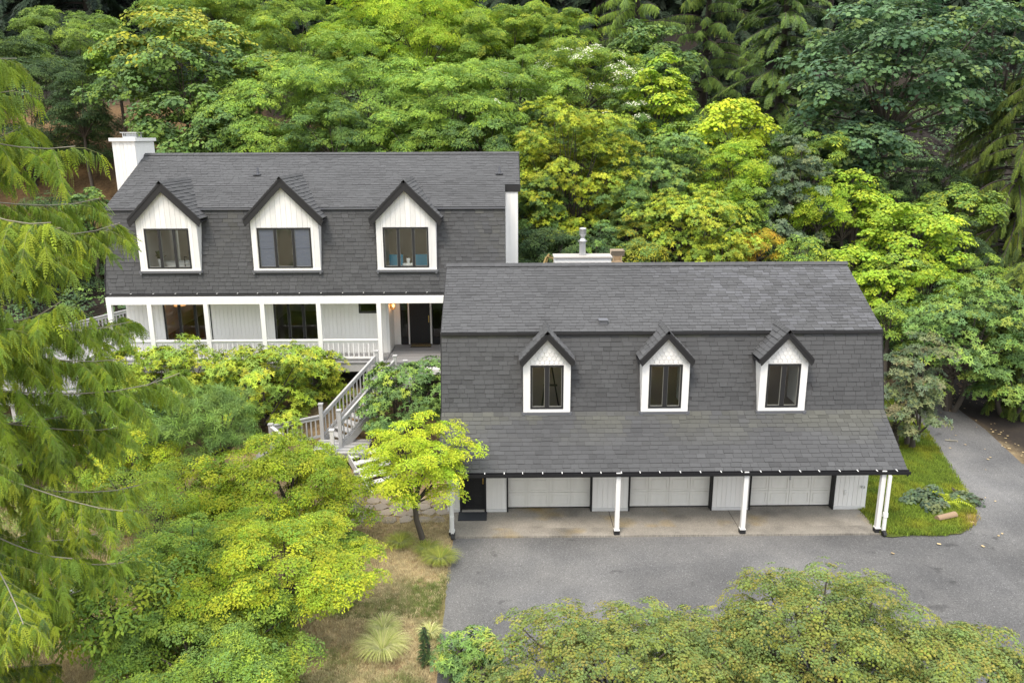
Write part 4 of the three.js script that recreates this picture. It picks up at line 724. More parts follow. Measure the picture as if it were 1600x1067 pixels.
// a conifer: straight trunk, branches that arch and droop, flat sprays along them
function conifer(name, label, [bx, bz, h], o = {}) {
  srand(5000 + plantNo++ * 31);
  const gy = groundY(bx, -bz), T = thing(name, label, 'tree', [bx, gy, bz], o.group), pal = PAL[o.pal], sp = sprigs[o.s], lists = [[], []], wood = [], shoots = [];
  wood.push(tube([V(bx, gy - .3, bz), V(bx + .1, gy + h * .5, bz), V(bx, gy + h, bz)], o.r ?? .3, .04, 9));
  const N = o.n ?? 60, from = o.from ?? .1;
  for (let i = 0; i < N; i++) {
    const t = from + (1 - from) * (i + rnd()) / N, y0 = gy + h * t, len = o.env ? o.env(h * t) * rr(.7, 1.04) : (o.len ?? 3.5) * Math.pow(1 - t, o.taper ?? .75) * rr(.75, 1.15) + .3;
    const az = o.face !== undefined && rnd() < (o.faceShare ?? .6) ? o.face + rr(-1, 1) * (o.fan ?? 1) : i * 2.39996 + rr(-.5, .5), dx = Math.cos(az), dz = Math.sin(az), rise = (o.rise ?? .1) * len, dr = (o.droop ?? .35) * len * rr(.7, 1.3), hook = (o.hook ?? 0) * len, bend = rr(-.25, .25);
    const at = s => V(bx + (dx - dz * bend * s) * len * s, y0 + rise * s - dr * s * s + hook * s * s * s, bz + (dz + dx * bend * s) * len * s);
    const pts = [0, .12, .25, .38, .5, .62, .75, .88, 1].map(at), b = tube(pts, o.br ? o.br * Math.sqrt(len / 4) : .012 + .01 * len, .008, 5);
    if (o.ownBranches) part('branch', b, o.branchMat ?? M.barkPale, T); else wood.push(b);
    const hue = rnd(), size = o.size ?? .55, hang = o.hang ?? 0;
    const along = (f, L, s0, wsz, per) => {
      const m = Math.max(2, Math.round(L / (o.step ?? .16)));
      for (let k = 0; k < m; k++) for (let q = 0; q < per; q++) {
        const s = s0 + (1 - s0) * (k + rnd()) / m, p = f(s), tan = f(Math.min(1, s + .05)).sub(f(s - .05)).normalize(), side = V(-tan.z, 0, tan.x).normalize().multiplyScalar(q % 2 ? 1 : -1);
        const ax = tan.clone().multiplyScalar(.55 + s * .5).addScaledVector(side, (1 - s * .7) * rr(.4, 1.0)).addScaledVector(up, -hang * rr(.4, 1.6) - .12).normalize();
        const nrm = up.clone().multiplyScalar(1 - Math.min(.75, hang * .5)).addScaledVector(tan, hang * .6).add(V(rr(-.4, .4), rr(-.1, .3), rr(-.4, .4))), X = nrm.clone().cross(ax).normalize(), Y = ax.clone().cross(X), sc = size * wsz * rr(.6, 1.3);
        lists[0].push({ m: new THREE.Matrix4().makeBasis(X, Y, ax).scale(V(sc, sc, sc)).setPosition(p.x, p.y - rr(0, .05) * hang, p.z), c: pick(pal, Math.min(.999, hue * .5 + rnd() * .5)) });
      }
    };
    along(at, len, o.bare ?? .2, 1, o.per ?? 2);
    for (let k = 0; k < (o.sub ?? 0); k++) { // side shoots that droop
      const s = (o.bare ?? .2) + (1 - (o.bare ?? .2)) * (k + rnd() * .8) / o.sub, p = at(s), tan = at(s + .04).sub(at(s - .04)).normalize(), sd = k % 2 ? 1 : -1, L = (o.subLen ?? .3) * len * (1.1 - .8 * s) * rr(.6, 1.25) + .25, dir = V(-tan.z, 0, tan.x).normalize().multiplyScalar(sd * rr(.5, 1)).addScaledVector(tan, rr(.4, .9)).normalize(), dd = rr(.35, .9) * L;
      const f = t2 => p.clone().addScaledVector(dir, L * t2).addScaledVector(up, -dd * t2 * t2);
      if (o.ownBranches) shoots.push(tube([0, .5, 1].map(f), .006, .002, 4));
      along(f, L, .1, .9, o.per ?? 2);
    }
  }
  part('trunk', wood, o.bark ?? M.barkDark, T); if (shoots.length) part('side_shoots', shoots, M.shoot, T).userData.kind = 'stuff';
  instances('foliage', sp[plantNo & 1], o.mat ?? leafM, lists[0], T);
  return T;
}
// ------------------------------------------------------------------ hillside behind the house, left to right
const TR = 'tree', SH = 'shrub';
broad('maple_tree', TR, 'dark green dense leafy tree at the upper left edge, behind the cedar', [-31.16, 12.88, -54.00, 5.23, 5.45], { s: 'dogwood', size: 0.46, pal: 'dark', cr: .29, k: 51 });
broad('leafy_tree', TR, 'yellowish olive bushy tree high on the left, above the brown path', [-29.52, 17.19, -58.00, 3.51, 2.90], { s: 'fine', size: 0.46, pal: 'cedarFar', cr: .29, k: 39 });
broad('leafy_tree', TR, 'dark green bushy tree directly left of the brown dirt path', [-25.99, 13.56, -51.00, 1.85, 2.55], { s: 'dogwood', size: 0.42, pal: 'dark', cr: .29, k: 33 });
broad('maple_tree', TR, 'broad maple with yellow top leaves behind the left house chimney', [-19.17, 15.15, -50.00, 5.05, 3.63], { s: 'maple', size: 0.65, pal: 'mid', cr: .29, k: 51, top: ['midYellow', .3], upness: .9 });
broad('maple_tree', TR, 'lower dark green maple just right of the left house chimney', [-17.41, 11.98, -46.00, 3.53, 2.04], { s: 'maple', size: 0.61, pal: 'mid', cr: .29, k: 36, upness: .9 });
broad('leafy_tree', TR, 'bright green young maple at the edge of the yellow topped maple', [-23.97, 16.24, -52.00, 1.68, 1.60], { s: 'maple', size: 0.57, pal: 'light', cr: .29, k: 21 });
broad('leafy_tree', TR, 'tall light green tree above the left dormer, at the top of the picture', [-19.87, 19.91, -60.00, 4.60, 2.33], { s: 'fine', size: 0.49, pal: 'apple', cr: .29, k: 36 });
broad('dogwood_tree', TR, 'light green layered tree above the left and middle house dormers', [-12.66, 12.32, -47.00, 4.37, 3.42], { s: 'dogwood', size: 0.42, pal: 'light', cr: .29, k: 54, flat: 0.56, flowers: .01 });
broad('dogwood_tree', TR, 'light green layered tree behind the middle of the house ridge', [-8.24, 13.04, -48.00, 4.65, 3.88], { s: 'dogwood', size: 0.42, pal: 'light', cr: .29, k: 57, flat: 0.54 });
broad('dogwood_tree', TR, 'light green layered tree above the right house dormer, few white blossoms', [-2.95, 12.45, -46.50, 4.32, 3.57], { s: 'dogwood', size: 0.42, pal: 'light', cr: .29, k: 54, flat: 0.54, flowers: .02 });
broad('dogwood_tree', TR, 'pale green layered tree over the right end of the house ridge', [0.49, 12.63, -47.00, 3.23, 3.42], { s: 'dogwood', size: 0.42, pal: 'light', cr: .29, k: 42, flat: 0.56, flowers: .05 });
broad('leafy_tree', TR, 'green round tree behind the layered trees, left of the yellow green crown', [-13.65, 17.36, -56.00, 4.07, 2.94], { s: 'fine', size: 0.49, pal: 'apple', cr: .29, k: 42 });
broad('leafy_tree', TR, 'large yellow green crown at the top centre of the picture', [-5.44, 18.05, -57.00, 6.22, 3.45], { s: 'fine', size: 0.49, pal: 'lime', cr: .29, k: 60, flat: 0.62 });
broad('leafy_tree', TR, 'bright green tree at the top, right of the yellow green crown', [0.59, 17.42, -55.00, 3.55, 2.67], { s: 'fine', size: 0.47, pal: 'apple', cr: .29, k: 39, flat: 0.62 });
broad('dogwood_tree', TR, 'green dogwood covered in white blossoms above the bushy rhododendron', [4.95, 14.89, -50.00, 3.15, 2.34], { s: 'dogwood', size: 0.38, pal: 'apple', cr: .29, k: 42, flowers: .32, flat: 0.62 });
broad('dogwood_tree', TR, 'small dark dogwood with scattered white blossoms right of the white blossomed one', [7.12, 12.24, -46.00, 1.49, 1.86], { s: 'dogwood', size: 0.36, pal: 'mid', cr: .29, k: 24, flowers: .22 });
broad('maple_tree', TR, 'bright lime young maple standing before the drooping cedar', [8.69, 13.44, -46.00, 1.56, 2.45], { s: 'maple', size: 0.53, pal: 'lime', cr: .29, k: 36, flat: 0.62 });
broad('leafy_tree', TR, 'mid green maple behind the bright lime young maple', [9.26, 16.12, -54.00, 3.27, 2.18], { s: 'maple', size: 0.61, pal: 'mid', cr: .29, k: 30 });
broad('maple_tree', TR, 'pale yellow leaved young maple before the dark hemlock', [12.37, 11.86, -43.50, 1.93, 1.69], { s: 'maple', size: 0.52, pal: 'yellow', cr: .29, k: 30, flat: 0.56, dens: 2 });
broad('rhododendron', SH, 'large yellow green rhododendron right of the house gable', [3.39, 9.33, -41.50, 3.18, 4.19], { s: 'rhodo', size: 0.38, pal: 'rhodoYellow', k: 90, spread: 1.05, mat: glossM, cr: .3, stems: 3 });
broad('rhododendron', SH, 'green rhododendron between the yellow green one and the dark grey one', [8.07, 9.34, -41.00, 2.48, 2.15], { s: 'rhodo', size: 0.36, pal: 'rhodoGreen', cr: .29, k: 42, mat: glossM, stems: 3 });
broad('shrub', SH, 'yellow green bush under the pale yellow maple', [11.83, 9.32, -41.00, 2.32, 1.82], { s: 'dogwood', size: 0.36, pal: 'lime', cr: .29, k: 36 });
broad('rhododendron', SH, 'wide mottled green rhododendron just above the garage ridge', [9.00, 7.30, -37.50, 2.88, 1.97], { s: 'rhodo', size: 0.35, pal: 'rhodo', cr: .29, k: 54, mat: glossM, stems: 3 });
broad('rhododendron', SH, 'dark grey green rhododendron behind the right part of the garage ridge', [14.43, 8.43, -40.00, 2.00, 3.17], { s: 'rhodo', size: 0.38, pal: 'rhodoGrey', cr: .29, k: 54, mat: glossM, stems: 3 });
broad('shrub', SH, 'orange and yellow leaved bush at the foot of the dark grey green rhododendron', [11.77, 6.67, -36.50, 1.18, 0.83], { s: 'dogwood', size: 0.30, pal: 'gold', cr: .29, k: 24 });
broad('shrub', SH, 'small golden bush between birdhouse and mottled rhododendron', [6.05, 6.93, -37.00, 0.96, 1.08], { s: 'dogwood', size: 0.30, pal: 'midYellow', cr: .29, k: 21 });
broad('shrub', SH, 'dark low bush behind the garage chimney flue', [2.40, 6.49, -36.00, 2.47, 0.93], { s: 'dogwood', size: 0.32, pal: 'dark', cr: .29, k: 33 });
broad('shrub', SH, 'golden tipped bush at the centre of the hillside hedge', [8.44, 10.19, -44.00, 1.42, 1.07], { s: 'dogwood', size: 0.34, pal: 'midYellow', cr: .29, k: 21 });
broad('bigleaf_maple', TR, 'huge dark green maple with large layered leaves at the upper right', [21.12, 14.85, -45.00, 5.45, 4.36], { limbStep: 4, s: 'bigleaf', size: 0.72, pal: 'blueDark', k: 87, cr: .26, flat: 0.48, trunk: .3, upness: 1.1, dens: 2.1, low: 1.7 });
broad('bigleaf_maple', TR, 'dark large leaved maple at the top right corner', [28.49, 15.83, -47.00, 3.61, 4.75], { limbStep: 4, s: 'bigleaf', size: 0.72, pal: 'blueDark', k: 54, cr: .28, flat: 0.50, trunk: .28, upness: 1.1, dens: 2.1 });
broad('bigleaf_maple', TR, 'lower dark maple boughs over the brown bank, left of the fir', [18.93, 10.85, -43.00, 2.36, 1.81], { limbStep: 4, s: 'bigleaf', size: 0.65, pal: 'blueDark', cr: .29, k: 30, flat: 0.54, trunk: .14 });
broad('shrub', SH, 'lime green vine maple above the right end of the garage ridge', [17.12, 7.94, -40.00, 1.94, 2.00], { s: 'maple', size: 0.42, pal: 'lime', cr: .29, k: 39, flat: 0.59, dens: 2.2 });
broad('shrub', SH, 'bright yellow green vine maple right of the garage roof corner', [19.44, 6.49, -37.50, 2.27, 2.12], { s: 'maple', size: 0.42, pal: 'lime', cr: .29, k: 45, flat: 0.56, dens: 2.2 });
broad('shrub', SH, 'lime green sapling leaning beside the garage roof rake', [16.92, 4.96, -35.00, 1.07, 1.27], { s: 'maple', size: 0.38, pal: 'lime', cr: .29, k: 24, flat: 0.59 });
broad('shrub', SH, 'dark ivy green bush on the brown bank under the fir', [22.68, 5.79, -39.00, 1.42, 1.51], { s: 'dogwood', size: 0.34, pal: 'dark', cr: .29, k: 27 });
broad('shrub', SH, 'bright green bush below the dark maple boughs', [16.21, 10.39, -42.00, 1.53, 1.36], { s: 'dogwood', size: 0.38, pal: 'apple', cr: .29, k: 24 });
broad('shrub', SH, 'yellow green bush on the slope between the two vine maples', [23.18, 7.82, -41.00, 1.92, 1.32], { s: 'maple', size: 0.38, pal: 'apple', cr: .29, k: 30 });
broad('rhododendron', SH, 'large glossy green rhododendron right of the garage, above the drive', [19.39, 3.21, -32.50, 2.94, 2.42], { s: 'rhodo', size: .5, pal: 'rhodoGreen', k: 44, mat: glossM, stems: 3, cr: .3 });
broad('rhododendron', SH, 'lower part glossy green rhododendron at the right edge over the drive', [21.32, 1.79, -31.50, 1.58, 1.53], { s: 'rhodo', size: .5, pal: 'rhodoGreen', k: 22, mat: glossM, stems: 2 });
broad('rhododendron', SH, 'pale sage green rhododendron against the right garage wall', [15.35, 2.27, -28.30, 1.28, 2.01], { low: 1.95, s: 'rhodo', size: .42, pal: 'sage', k: 34, mat: glossM, stems: 3 });
broad('shrub', SH, 'dark bush left of the house, behind the cedar branches', [-24.40, 5.48, -44.00, 3.38, 2.67], { s: 'dogwood', size: 0.42, pal: 'dark', cr: .29, k: 42 });
broad('shrub', SH, 'green maple bush beside the left end of the house roof', [-22.19, 7.68, -43.00, 1.11, 1.39], { s: 'maple', size: 0.46, pal: 'mid', cr: .29, k: 21 });
broad('shrub', SH, 'dark bush behind the right gable bay of the house', [1.84, 8.01, -40.00, 1.45, 2.42], { s: 'rhodo', size: 0.38, pal: 'rhodoGreen', cr: .29, k: 33, mat: glossM });
{ // bushes of the hedge between the larger plants
  const spots = [
    [[3.36, 11.56, -46.00, 1.86, 1.49], 'rhodo', 'rhodoGreen', 'green bush above the large yellow green rhododendron'],
    [[5.99, 10.71, -44.00, 1.60, 1.42], 'dogwood', 'mid', 'mid green bush under the white blossomed dogwoods'],
    [[9.98, 10.86, -44.00, 1.78, 1.42], 'maple', 'apple', 'green maple bush under the bright lime young maple'],
    [[10.81, 8.78, -42.00, 1.70, 1.53], 'dogwood', 'midYellow', 'yellow flecked bush left of the pale yellow maple foot'],
    [[6.33, 8.08, -39.00, 1.73, 1.42], 'rhodo', 'rhodoGreen', 'green rhododendron bush left of the mottled one, above the garage ridge'],
    [[11.83, 7.90, -39.00, 1.42, 1.42], 'dogwood', 'light', 'light green bush just left of the dark grey green rhododendron'],
    [[2.01, 10.39, -44.00, 1.60, 1.60], 'rhodo', 'rhodoYellow', 'yellow green bush touching the right end of the house ridge'],
    [[15.43, 8.04, -39.00, 1.42, 1.26], 'fine', 'lime', 'lime green bush just right of the dark grey green rhododendron'],
    [[13.70, 6.28, -36.00, 1.16, 0.87], 'dogwood', 'apple', 'low green bush at the garage ridge, under the dark grey green rhododendron'],
    [[16.20, 5.60, -36.50, 1.47, 1.18], 'maple', 'lime', 'lime bush just behind the right end of the garage ridge'],
    [[19.28, 7.45, -40.00, 1.62, 1.29], 'dogwood', 'apple', 'green bush between the two lime vine maples'],
    [[18.08, 5.37, -36.00, 1.45, 1.16], 'maple', 'apple', 'green maple bush under the bright yellow green vine maple'],
    [[19.37, 4.86, -35.50, 1.58, 1.15], 'dogwood', 'lime', 'lime bush between vine maple and the glossy rhododendron'],
    [[19.13, 9.01, -43.00, 1.56, 1.22], 'maple', 'mid', 'mid green bush under the lower dark maple boughs'],
    [[22.92, 8.94, -44.00, 2.13, 1.24], 'dogwood', 'dark', 'dark low bush on the brown bank below the large maple'],
    [[22.60, 4.86, -37.00, 1.49, 1.20], 'dogwood', 'apple', 'green bush at the foot of the olive fir'],
    [[-9.16, 11.61, -44.00, 2.49, 1.60], 'dogwood', 'mid', 'dark green bush right behind the house ridge, left of its middle'],
    [[-5.05, 11.43, -44.00, 2.67, 1.60], 'dogwood', 'light', 'light green bush right behind the house ridge, above the right dormer'],
    [[-0.92, 11.25, -43.50, 2.46, 1.41], 'dogwood', 'mid', 'mid green bush right behind the house ridge at its right vent pipe'],
    [[-13.30, 11.29, -44.00, 2.13, 1.60], 'dogwood', 'light', 'light green bush right behind the house ridge, above the middle dormer'],
    [[-15.32, 11.63, -44.00, 1.95, 1.42], 'maple', 'mid', 'maple bush right behind the house ridge, above the left dormer'],
    [[6.12, 6.40, -35.50, 1.29, 0.72], 'dogwood', 'midYellow', 'yellow flecked low bush right of the birdhouse'],
    [[9.88, 6.38, -35.50, 1.43, 0.80], 'rhodo', 'rhodoYellow', 'yellow green low bush at the middle of the garage ridge'],
    [[4.20, 6.71, -36.50, 1.33, 1.03], 'rhodo', 'rhodoGreen', 'green bush right behind the metal flue'],
    [[10.25, 12.07, -48.00, 1.74, 1.36], 'dogwood', 'mid', 'mid green bush right of the bright lime young maple'],
    [[-1.08, 15.76, -54.00, 2.62, 1.96], 'dogwood', 'light', 'light green crown between the house trees and the white blossoms'],
    [[3.15, 17.92, -56.00, 2.71, 2.04], 'fine', 'apple', 'green crown left of the drooping light green cedar'],
    [[-9.60, 17.55, -56.00, 2.71, 2.04], 'dogwood', 'light', 'light green crown left of the large yellow green crown'],
    [[-16.23, 15.88, -55.00, 2.44, 2.00], 'fine', 'apple', 'apple green crown right of the yellow topped maple'],
    [[16.22, 11.17, -45.00, 1.64, 1.27], 'dogwood', 'mid', 'mid green bush at the foot of the dark hemlock'],
    [[21.97, 3.10, -34.00, 1.10, 0.96], 'rhodo', 'rhodoGreen', 'green rhododendron bush at the right edge behind the glossy one'],
    [[16.55, 3.81, -33.00, 0.93, 0.93], 'dogwood', 'apple', 'green bush against the right garage gable'],
  ];
  for (const [c, sp, pal, label] of spots) broad('hedge_bush', SH, label, c, { s: sp, size: .4, pal, k: 26, cr: .3, dens: 2, group: 'bushes of the hillside hedge' });
}
// conifers
conifer('cedar_tree', 'drooping light green cedar at the top, right of centre', [9.13, -58.00, 17], { s: 'cedar', pal: 'cedarFar', n: 80, len: 4.6, size: .62, hang: .9, droop: .4, rise: .25, step: .16, from: .06, taper: .5, face: 1.57, r: .35 });
conifer('cedar_tree', 'drooping darker cedar with bare pale twigs left of the dark hemlock', [14.48, -60.00, 19], { s: 'cedar', pal: 'hemlock', n: 80, len: 4.8, size: .62, hang: .9, droop: .4, rise: .25, step: .16, from: .05, taper: .5, face: 1.57, r: .35 });
conifer('hemlock_tree', 'dark green hemlock with layered boughs above the dark rhododendron', [17.34, -52.00, 20], { s: 'hemlock', pal: 'hemlock', n: 150, len: 4.8, size: .6, droop: .35, rise: .12, step: .14, from: .03, taper: .55, face: 1.57, r: .35 });
conifer('hemlock_tree', 'dark hemlock behind, between cedar and large leaved maple', [22.36, -58.00, 24], { s: 'hemlock', pal: 'deep', n: 90, len: 4.8, size: .65, droop: .35, rise: .12, step: .2, from: .03, taper: .5, face: 1.57 });
conifer('fir_tree', 'olive green fir with hanging boughs at the right edge', [28.60, -44.50, 10.5], { s: 'fir', pal: 'fir', n: 90, len: 6.4, size: .55, hang: .4, droop: .5, rise: .15, step: .12, from: .05, taper: .5, face: 2.4, fan: 1.2, r: .3 });
conifer('cypress_tree', 'small yellow green cypress cut by the right picture edge', [22.14, -33.00, 6.5], { s: 'hemlock', pal: 'fir', n: 60, len: 2.0, size: .5, droop: .4, step: .13, from: .1, face: 2.6, r: .12 });
{ // the dark forest behind: a first row one can tell apart
  const kinds = [['tall dark conifer of the forest behind, far left', -62], ['dark conifer behind the yellow olive tree, upper left', -54], ['dark conifer behind the brown path, upper left', -45], ['dark conifer above the yellow topped maple', -36], ['dark conifer behind the tall light green tree', -27], ['dark conifer left of the yellow green crown', -18], ['dark conifer above the house ridge, behind the light crowns', -9], ['dark conifer right of the yellow green crown', 0], ['dark conifer behind the white blossomed dogwood', 9], ['dark conifer behind the drooping cedar', 18], ['dark conifer behind the hemlock boughs', 27], ['dark conifer behind the large leaved maple', 36], ['dark conifer in the upper right corner', 46], ['dark conifer beyond the upper right corner', 57]];
  kinds.forEach(([l, x], i) => conifer('forest_conifer', l, [x + (i * 37 % 5) - 2, -(70 + (i * 53 % 9)), 22], { s: 'hemlock', pal: 'deep', n: 90, len: 5.5, size: 1.4, droop: .4, step: .42, from: .04, taper: .4, face: 1.57, r: .4, group: 'dark conifers of the forest behind' }));
  const w = []; srand(77);
  for (let i = 0; i < 16000; i++) { const x = rr(-75, 75), d = rr(82, 100), y = groundY(x, d) + 22 * Math.pow(rnd(), .8) * (.75 + .5 * noise.noise(x * .15, d * .2, 3)); w.push({ m: basis(V(rr(-.5, .5), .7, rr(.2, 1)).normalize(), rr(0, 6), rr(1.8, 3.4), V(x, y, -d)), c: pick(PAL.deep, rnd()) }); }
  const F = new THREE.Group(); F.name = 'far_forest'; tag(F, 'dark far forest closing the view above the hillside', 'forest', null, 'stuff'); scene.add(F);
  instances('foliage', sprigs.hemlock[0], matteM, w, F);
  // low undergrowth between the hillside trees
  const u = []; for (let i = 0; i < 16000; i++) { const x = rr(-60, 55), d = rr(37, 70); if (x < -14 && x > -38 && d > 42) continue; if (x > 19 && fbm(x * .3, d * .3, 1, 2) > -.02 && rnd() < .8) continue; if (x > -18 && x < 1.5 && d < 43) continue; u.push({ m: basis(V(rr(-.4, .4), 1, rr(-.1, .6)).normalize(), rr(0, 6), rr(.5, 1.1), V(x, groundY(x, d) + rr(.05, 1.1), -d)), c: pick(rnd() < .7 ? PAL.dark : PAL.mid, rnd()) }); }
  const U2 = new THREE.Group(); U2.name = 'undergrowth'; tag(U2, 'low green undergrowth covering the wooded hillside', 'undergrowth', null, 'stuff'); scene.add(U2);
  instances('foliage', sprigs.dogwood[0], matteM, u, U2);
}
// ------------------------------------------------------------------ the garden before the house
broad('rhododendron', SH, 'mottled rhododendron before the left bay of the porch railing', [-12.45, 2.85, -28.20, 2.16, 1.50], { s: 'rhodo', size: .44, pal: 'rhodo', k: 40, mat: glossM, stems: 3, cr: .3 });
broad('rhododendron', SH, 'mottled rhododendron before the middle of the porch railing', [-9.18, 2.57, -27.90, 2.03, 1.94], { s: 'rhodo', size: .44, pal: 'rhodo', k: 40, mat: glossM, stems: 3, cr: .3 });
broad('rhododendron', SH, 'mottled rhododendron at the porch end left of the stairs', [-7.67, 2.32, -29.60, 1.63, 1.77], { rz: .55, s: 'rhodo', size: .44, pal: 'rhodo', k: 36, mat: glossM, stems: 3, cr: .3 });
broad('rhododendron', SH, 'green rhododendron right of the stairs, against the garage corner', [-3.47, 2.65, -26.80, 1.78, 1.43], { rz: .7, s: 'rhodo', size: .42, pal: 'rhodoGreen', k: 40, mat: glossM, stems: 3, cr: .3 });
broad('thread_cypress', SH, 'fine thread leaved cypress bush between cedar and rhododendrons', [-8.91, 3.01, -23.20, 1.31, 1.54], { s: 'thread', size: .5, pal: 'thread', k: 34, dens: 3.6, cr: .32, mat: matteM });
broad('japanese_maple', TR, 'wide green japanese maple below the stair landing', [-6.32, 1.33, -21.50, 2.17, 1.82], { s: 'fine', size: .34, pal: 'japan', k: 60, flat: .36, cr: .24, dens: 2.6, upness: 1.0, low: 1.3 });
broad('japanese_maple', TR, 'yellow green japanese maple at lower left, above the big leaved shrub', [-5.30, 1.73, -16.80, 2.28, 1.19], { s: 'fine', size: .3, pal: 'japan', k: 60, flat: .34, cr: .24, dens: 2.6, upness: 1.0, low: 1.3 });
broad('shrub', SH, 'big leaved green shrub at the lower left of the picture', [-8.26, 1.49, -15.60, 1.58, 1.16], { s: 'dogwood', size: .42, pal: 'apple', k: 44, cr: .28, stems: 3 });
broad('shrub', SH, 'dark green shrub at the bottom edge under the yellow green maple', [-6.25, 0.98, -14.60, 2.10, 1.08], { s: 'fine', size: .3, pal: 'apple', k: 44, cr: .28, stems: 3 });
broad('shrub', SH, 'shady green bush below the cedar, left of the wide japanese maple', [-10.01, 1.45, -20.50, 1.57, 1.24], { s: 'small', size: .34, pal: 'apple', k: 34, stems: 2 });
broad('japanese_maple', TR, 'bright yellow leaved japanese maple before the garage corner', [-2.63, 2.49, -21.00, 1.56, 1.46], { s: 'fine', size: .34, pal: 'yellow', k: 52, flat: .32, cr: .25, dens: 1.9, upness: 1.0, trunk: .1, bx: -2.35, bz: -20.9, low: 1.5, bark: M.bark });
broad('shrub', SH, 'yellow green bush left of the wide japanese maple, below the thread cypress', [-8.94, 1.45, -21.50, 1.30, 1.08], { s: 'fine', size: .32, pal: 'japan', k: 34, flat: .4, dens: 2.2 });
broad('shrub', SH, 'dark bush in the shade before the side deck, behind the cedar', [-13.97, 2.15, -25.60, 1.55, 1.14], { s: 'dogwood', size: .42, pal: 'dark', k: 24 });
broad('shrub', SH, 'dark green bush under the side deck at the left picture edge', [-16.17, 1.82, -25.00, 1.41, 1.01], { s: 'dogwood', size: .42, pal: 'mid', k: 22 });
broad('shrub', SH, 'olive green low bush in the dry grass behind the cedar', [-12.88, 1.47, -20.50, 0.99, 0.63], { s: 'small', size: .34, pal: 'cedarFar', k: 20 });
broad('shrub', SH, 'mid green bush filling under the yellow green japanese maple', [-5.79, 0.77, -15.90, 1.09, 0.80], { s: 'fine', size: .3, pal: 'apple', k: 30 });
broad('shrub', SH, 'mid green bush between the big leaved shrub and the japanese maple', [-7.97, 1.51, -17.60, 1.42, 1.00], { s: 'fine', size: .32, pal: 'apple', k: 32 });
broad('rhododendron', SH, 'mottled rhododendron at the left porch corner, half behind the cedar', [-14.32, 2.75, -28.40, 1.26, 1.19], { s: 'rhodo', size: .44, pal: 'rhodo', k: 24, mat: glossM, stems: 2, cr: .3 });
broad('rhododendron', SH, 'green rhododendron between the cedar and the thread leaved cypress', [-12.20, 2.17, -25.80, 1.50, 1.21], { s: 'rhodo', size: .42, pal: 'rhodoGreen', k: 28, mat: glossM, stems: 2, cr: .3 });
broad('shrub', SH, 'yellow green bush below the cedar branches, left of the japanese maples', [-11.40, 1.93, -22.30, 1.44, 1.04], { s: 'fine', size: .32, pal: 'japan', k: 30 });
broad('shrub', SH, 'small green bush beside the flagstone path', [-5.14, 0.55, -20.60, 0.87, 0.50], { s: 'dogwood', size: .3, pal: 'apple', k: 16 });
broad('laceleaf_maple', TR, 'large olive green laceleaf maple at the bottom right, topmost crown', [6.58, 0.89, -14.20, 2.35, 1.95], { s: 'lace', size: .25, pal: 'olive', k: 110, flat: .45, cr: .2, dens: 2.5, low: 1.15, trunk: .14 });
broad('laceleaf_maple', TR, 'olive green laceleaf maple at the bottom, left of the topmost crown', [2.15, 0.95, -13.60, 2.53, 1.37], { s: 'lace', size: .25, pal: 'olive', k: 110, flat: .45, cr: .2, dens: 2.5, low: 1.15, trunk: .14 });
broad('laceleaf_maple', TR, 'low olive green laceleaf maple filling the gap between the two large ones', [4.43, 0.54, -14.60, 1.42, 1.24], { s: 'lace', size: .25, pal: 'olive', k: 50, flat: .42, cr: .24, dens: 2.7, low: 1.15, trunk: .1 });
broad('laceleaf_maple', TR, 'olive green laceleaf maple in the bottom right corner', [8.92, 1.19, -13.20, 1.92, 1.12], { s: 'lace', size: .25, pal: 'olive', k: 50, flat: .42, cr: .24, dens: 2.7, low: 1.15, trunk: .12 });
broad('shrub', SH, 'glossy green shrub at the drive edge, bottom centre', [-0.80, 0.47, -15.20, 0.74, 0.64], { s: 'rhodo', size: .3, pal: 'rhodoGreen', k: 24, mat: glossM, stems: 2 });
broad('peony_bush', SH, 'low dark green bush beside the log on the lawn tongue', [13.78, 0.09, -23.50, 0.65, 0.36], { s: 'maple', size: .3, pal: 'rhodoGrey', k: 16, stems: 2, trunk: .03 });
broad('peony_bush', SH, 'low dark green bush behind the log, nearer the drive', [15.12, -0.02, -23.70, 0.42, 0.31], { s: 'maple', size: .3, pal: 'rhodoGrey', k: 12, stems: 2, trunk: .03 });
{
  const E = [[.8, 2.0], [2, 2.6], [3, 2.9], [4.5, 4.2], [6, 5.2], [7.2, 5.1], [9, 4.5], [11, 4.4], [13, 3.9], [15.6, 2.6], [18, 1.5]], env = y => { for (let i = 1; i < E.length; i++) if (y < E[i][0]) return .86 * (E[i - 1][1] + (E[i][1] - E[i - 1][1]) * Math.max(0, (y - E[i - 1][0]) / (E[i][0] - E[i - 1][0]))); return 1; };
  conifer('cedar_tree', 'large near cedar with pale arching branches along the left edge', [-10.9, -13.8, 16.5], { s: 'cedar', pal: 'cedar', n: 68, env, size: .36, hang: 1.2, droop: .8, rise: .16, hook: .55, step: .075, per: 2, from: .07, bare: .2, face: 0, faceShare: .62, fan: 1.0, r: .28, br: .02, sub: 13, subLen: .26, ownBranches: true, branchMat: M.barkPale });
}
conifer('dwarf_spruce', 'small dark upright dwarf spruce between the straw grass clumps', [-1.86, -15.60, .95], { s: 'fir', pal: 'dark', n: 80, env: y => .13 * (1 - y / 1.1) + .02, size: .1, droop: .1, rise: .3, step: .03, from: .05, taper: .35, r: .03 });
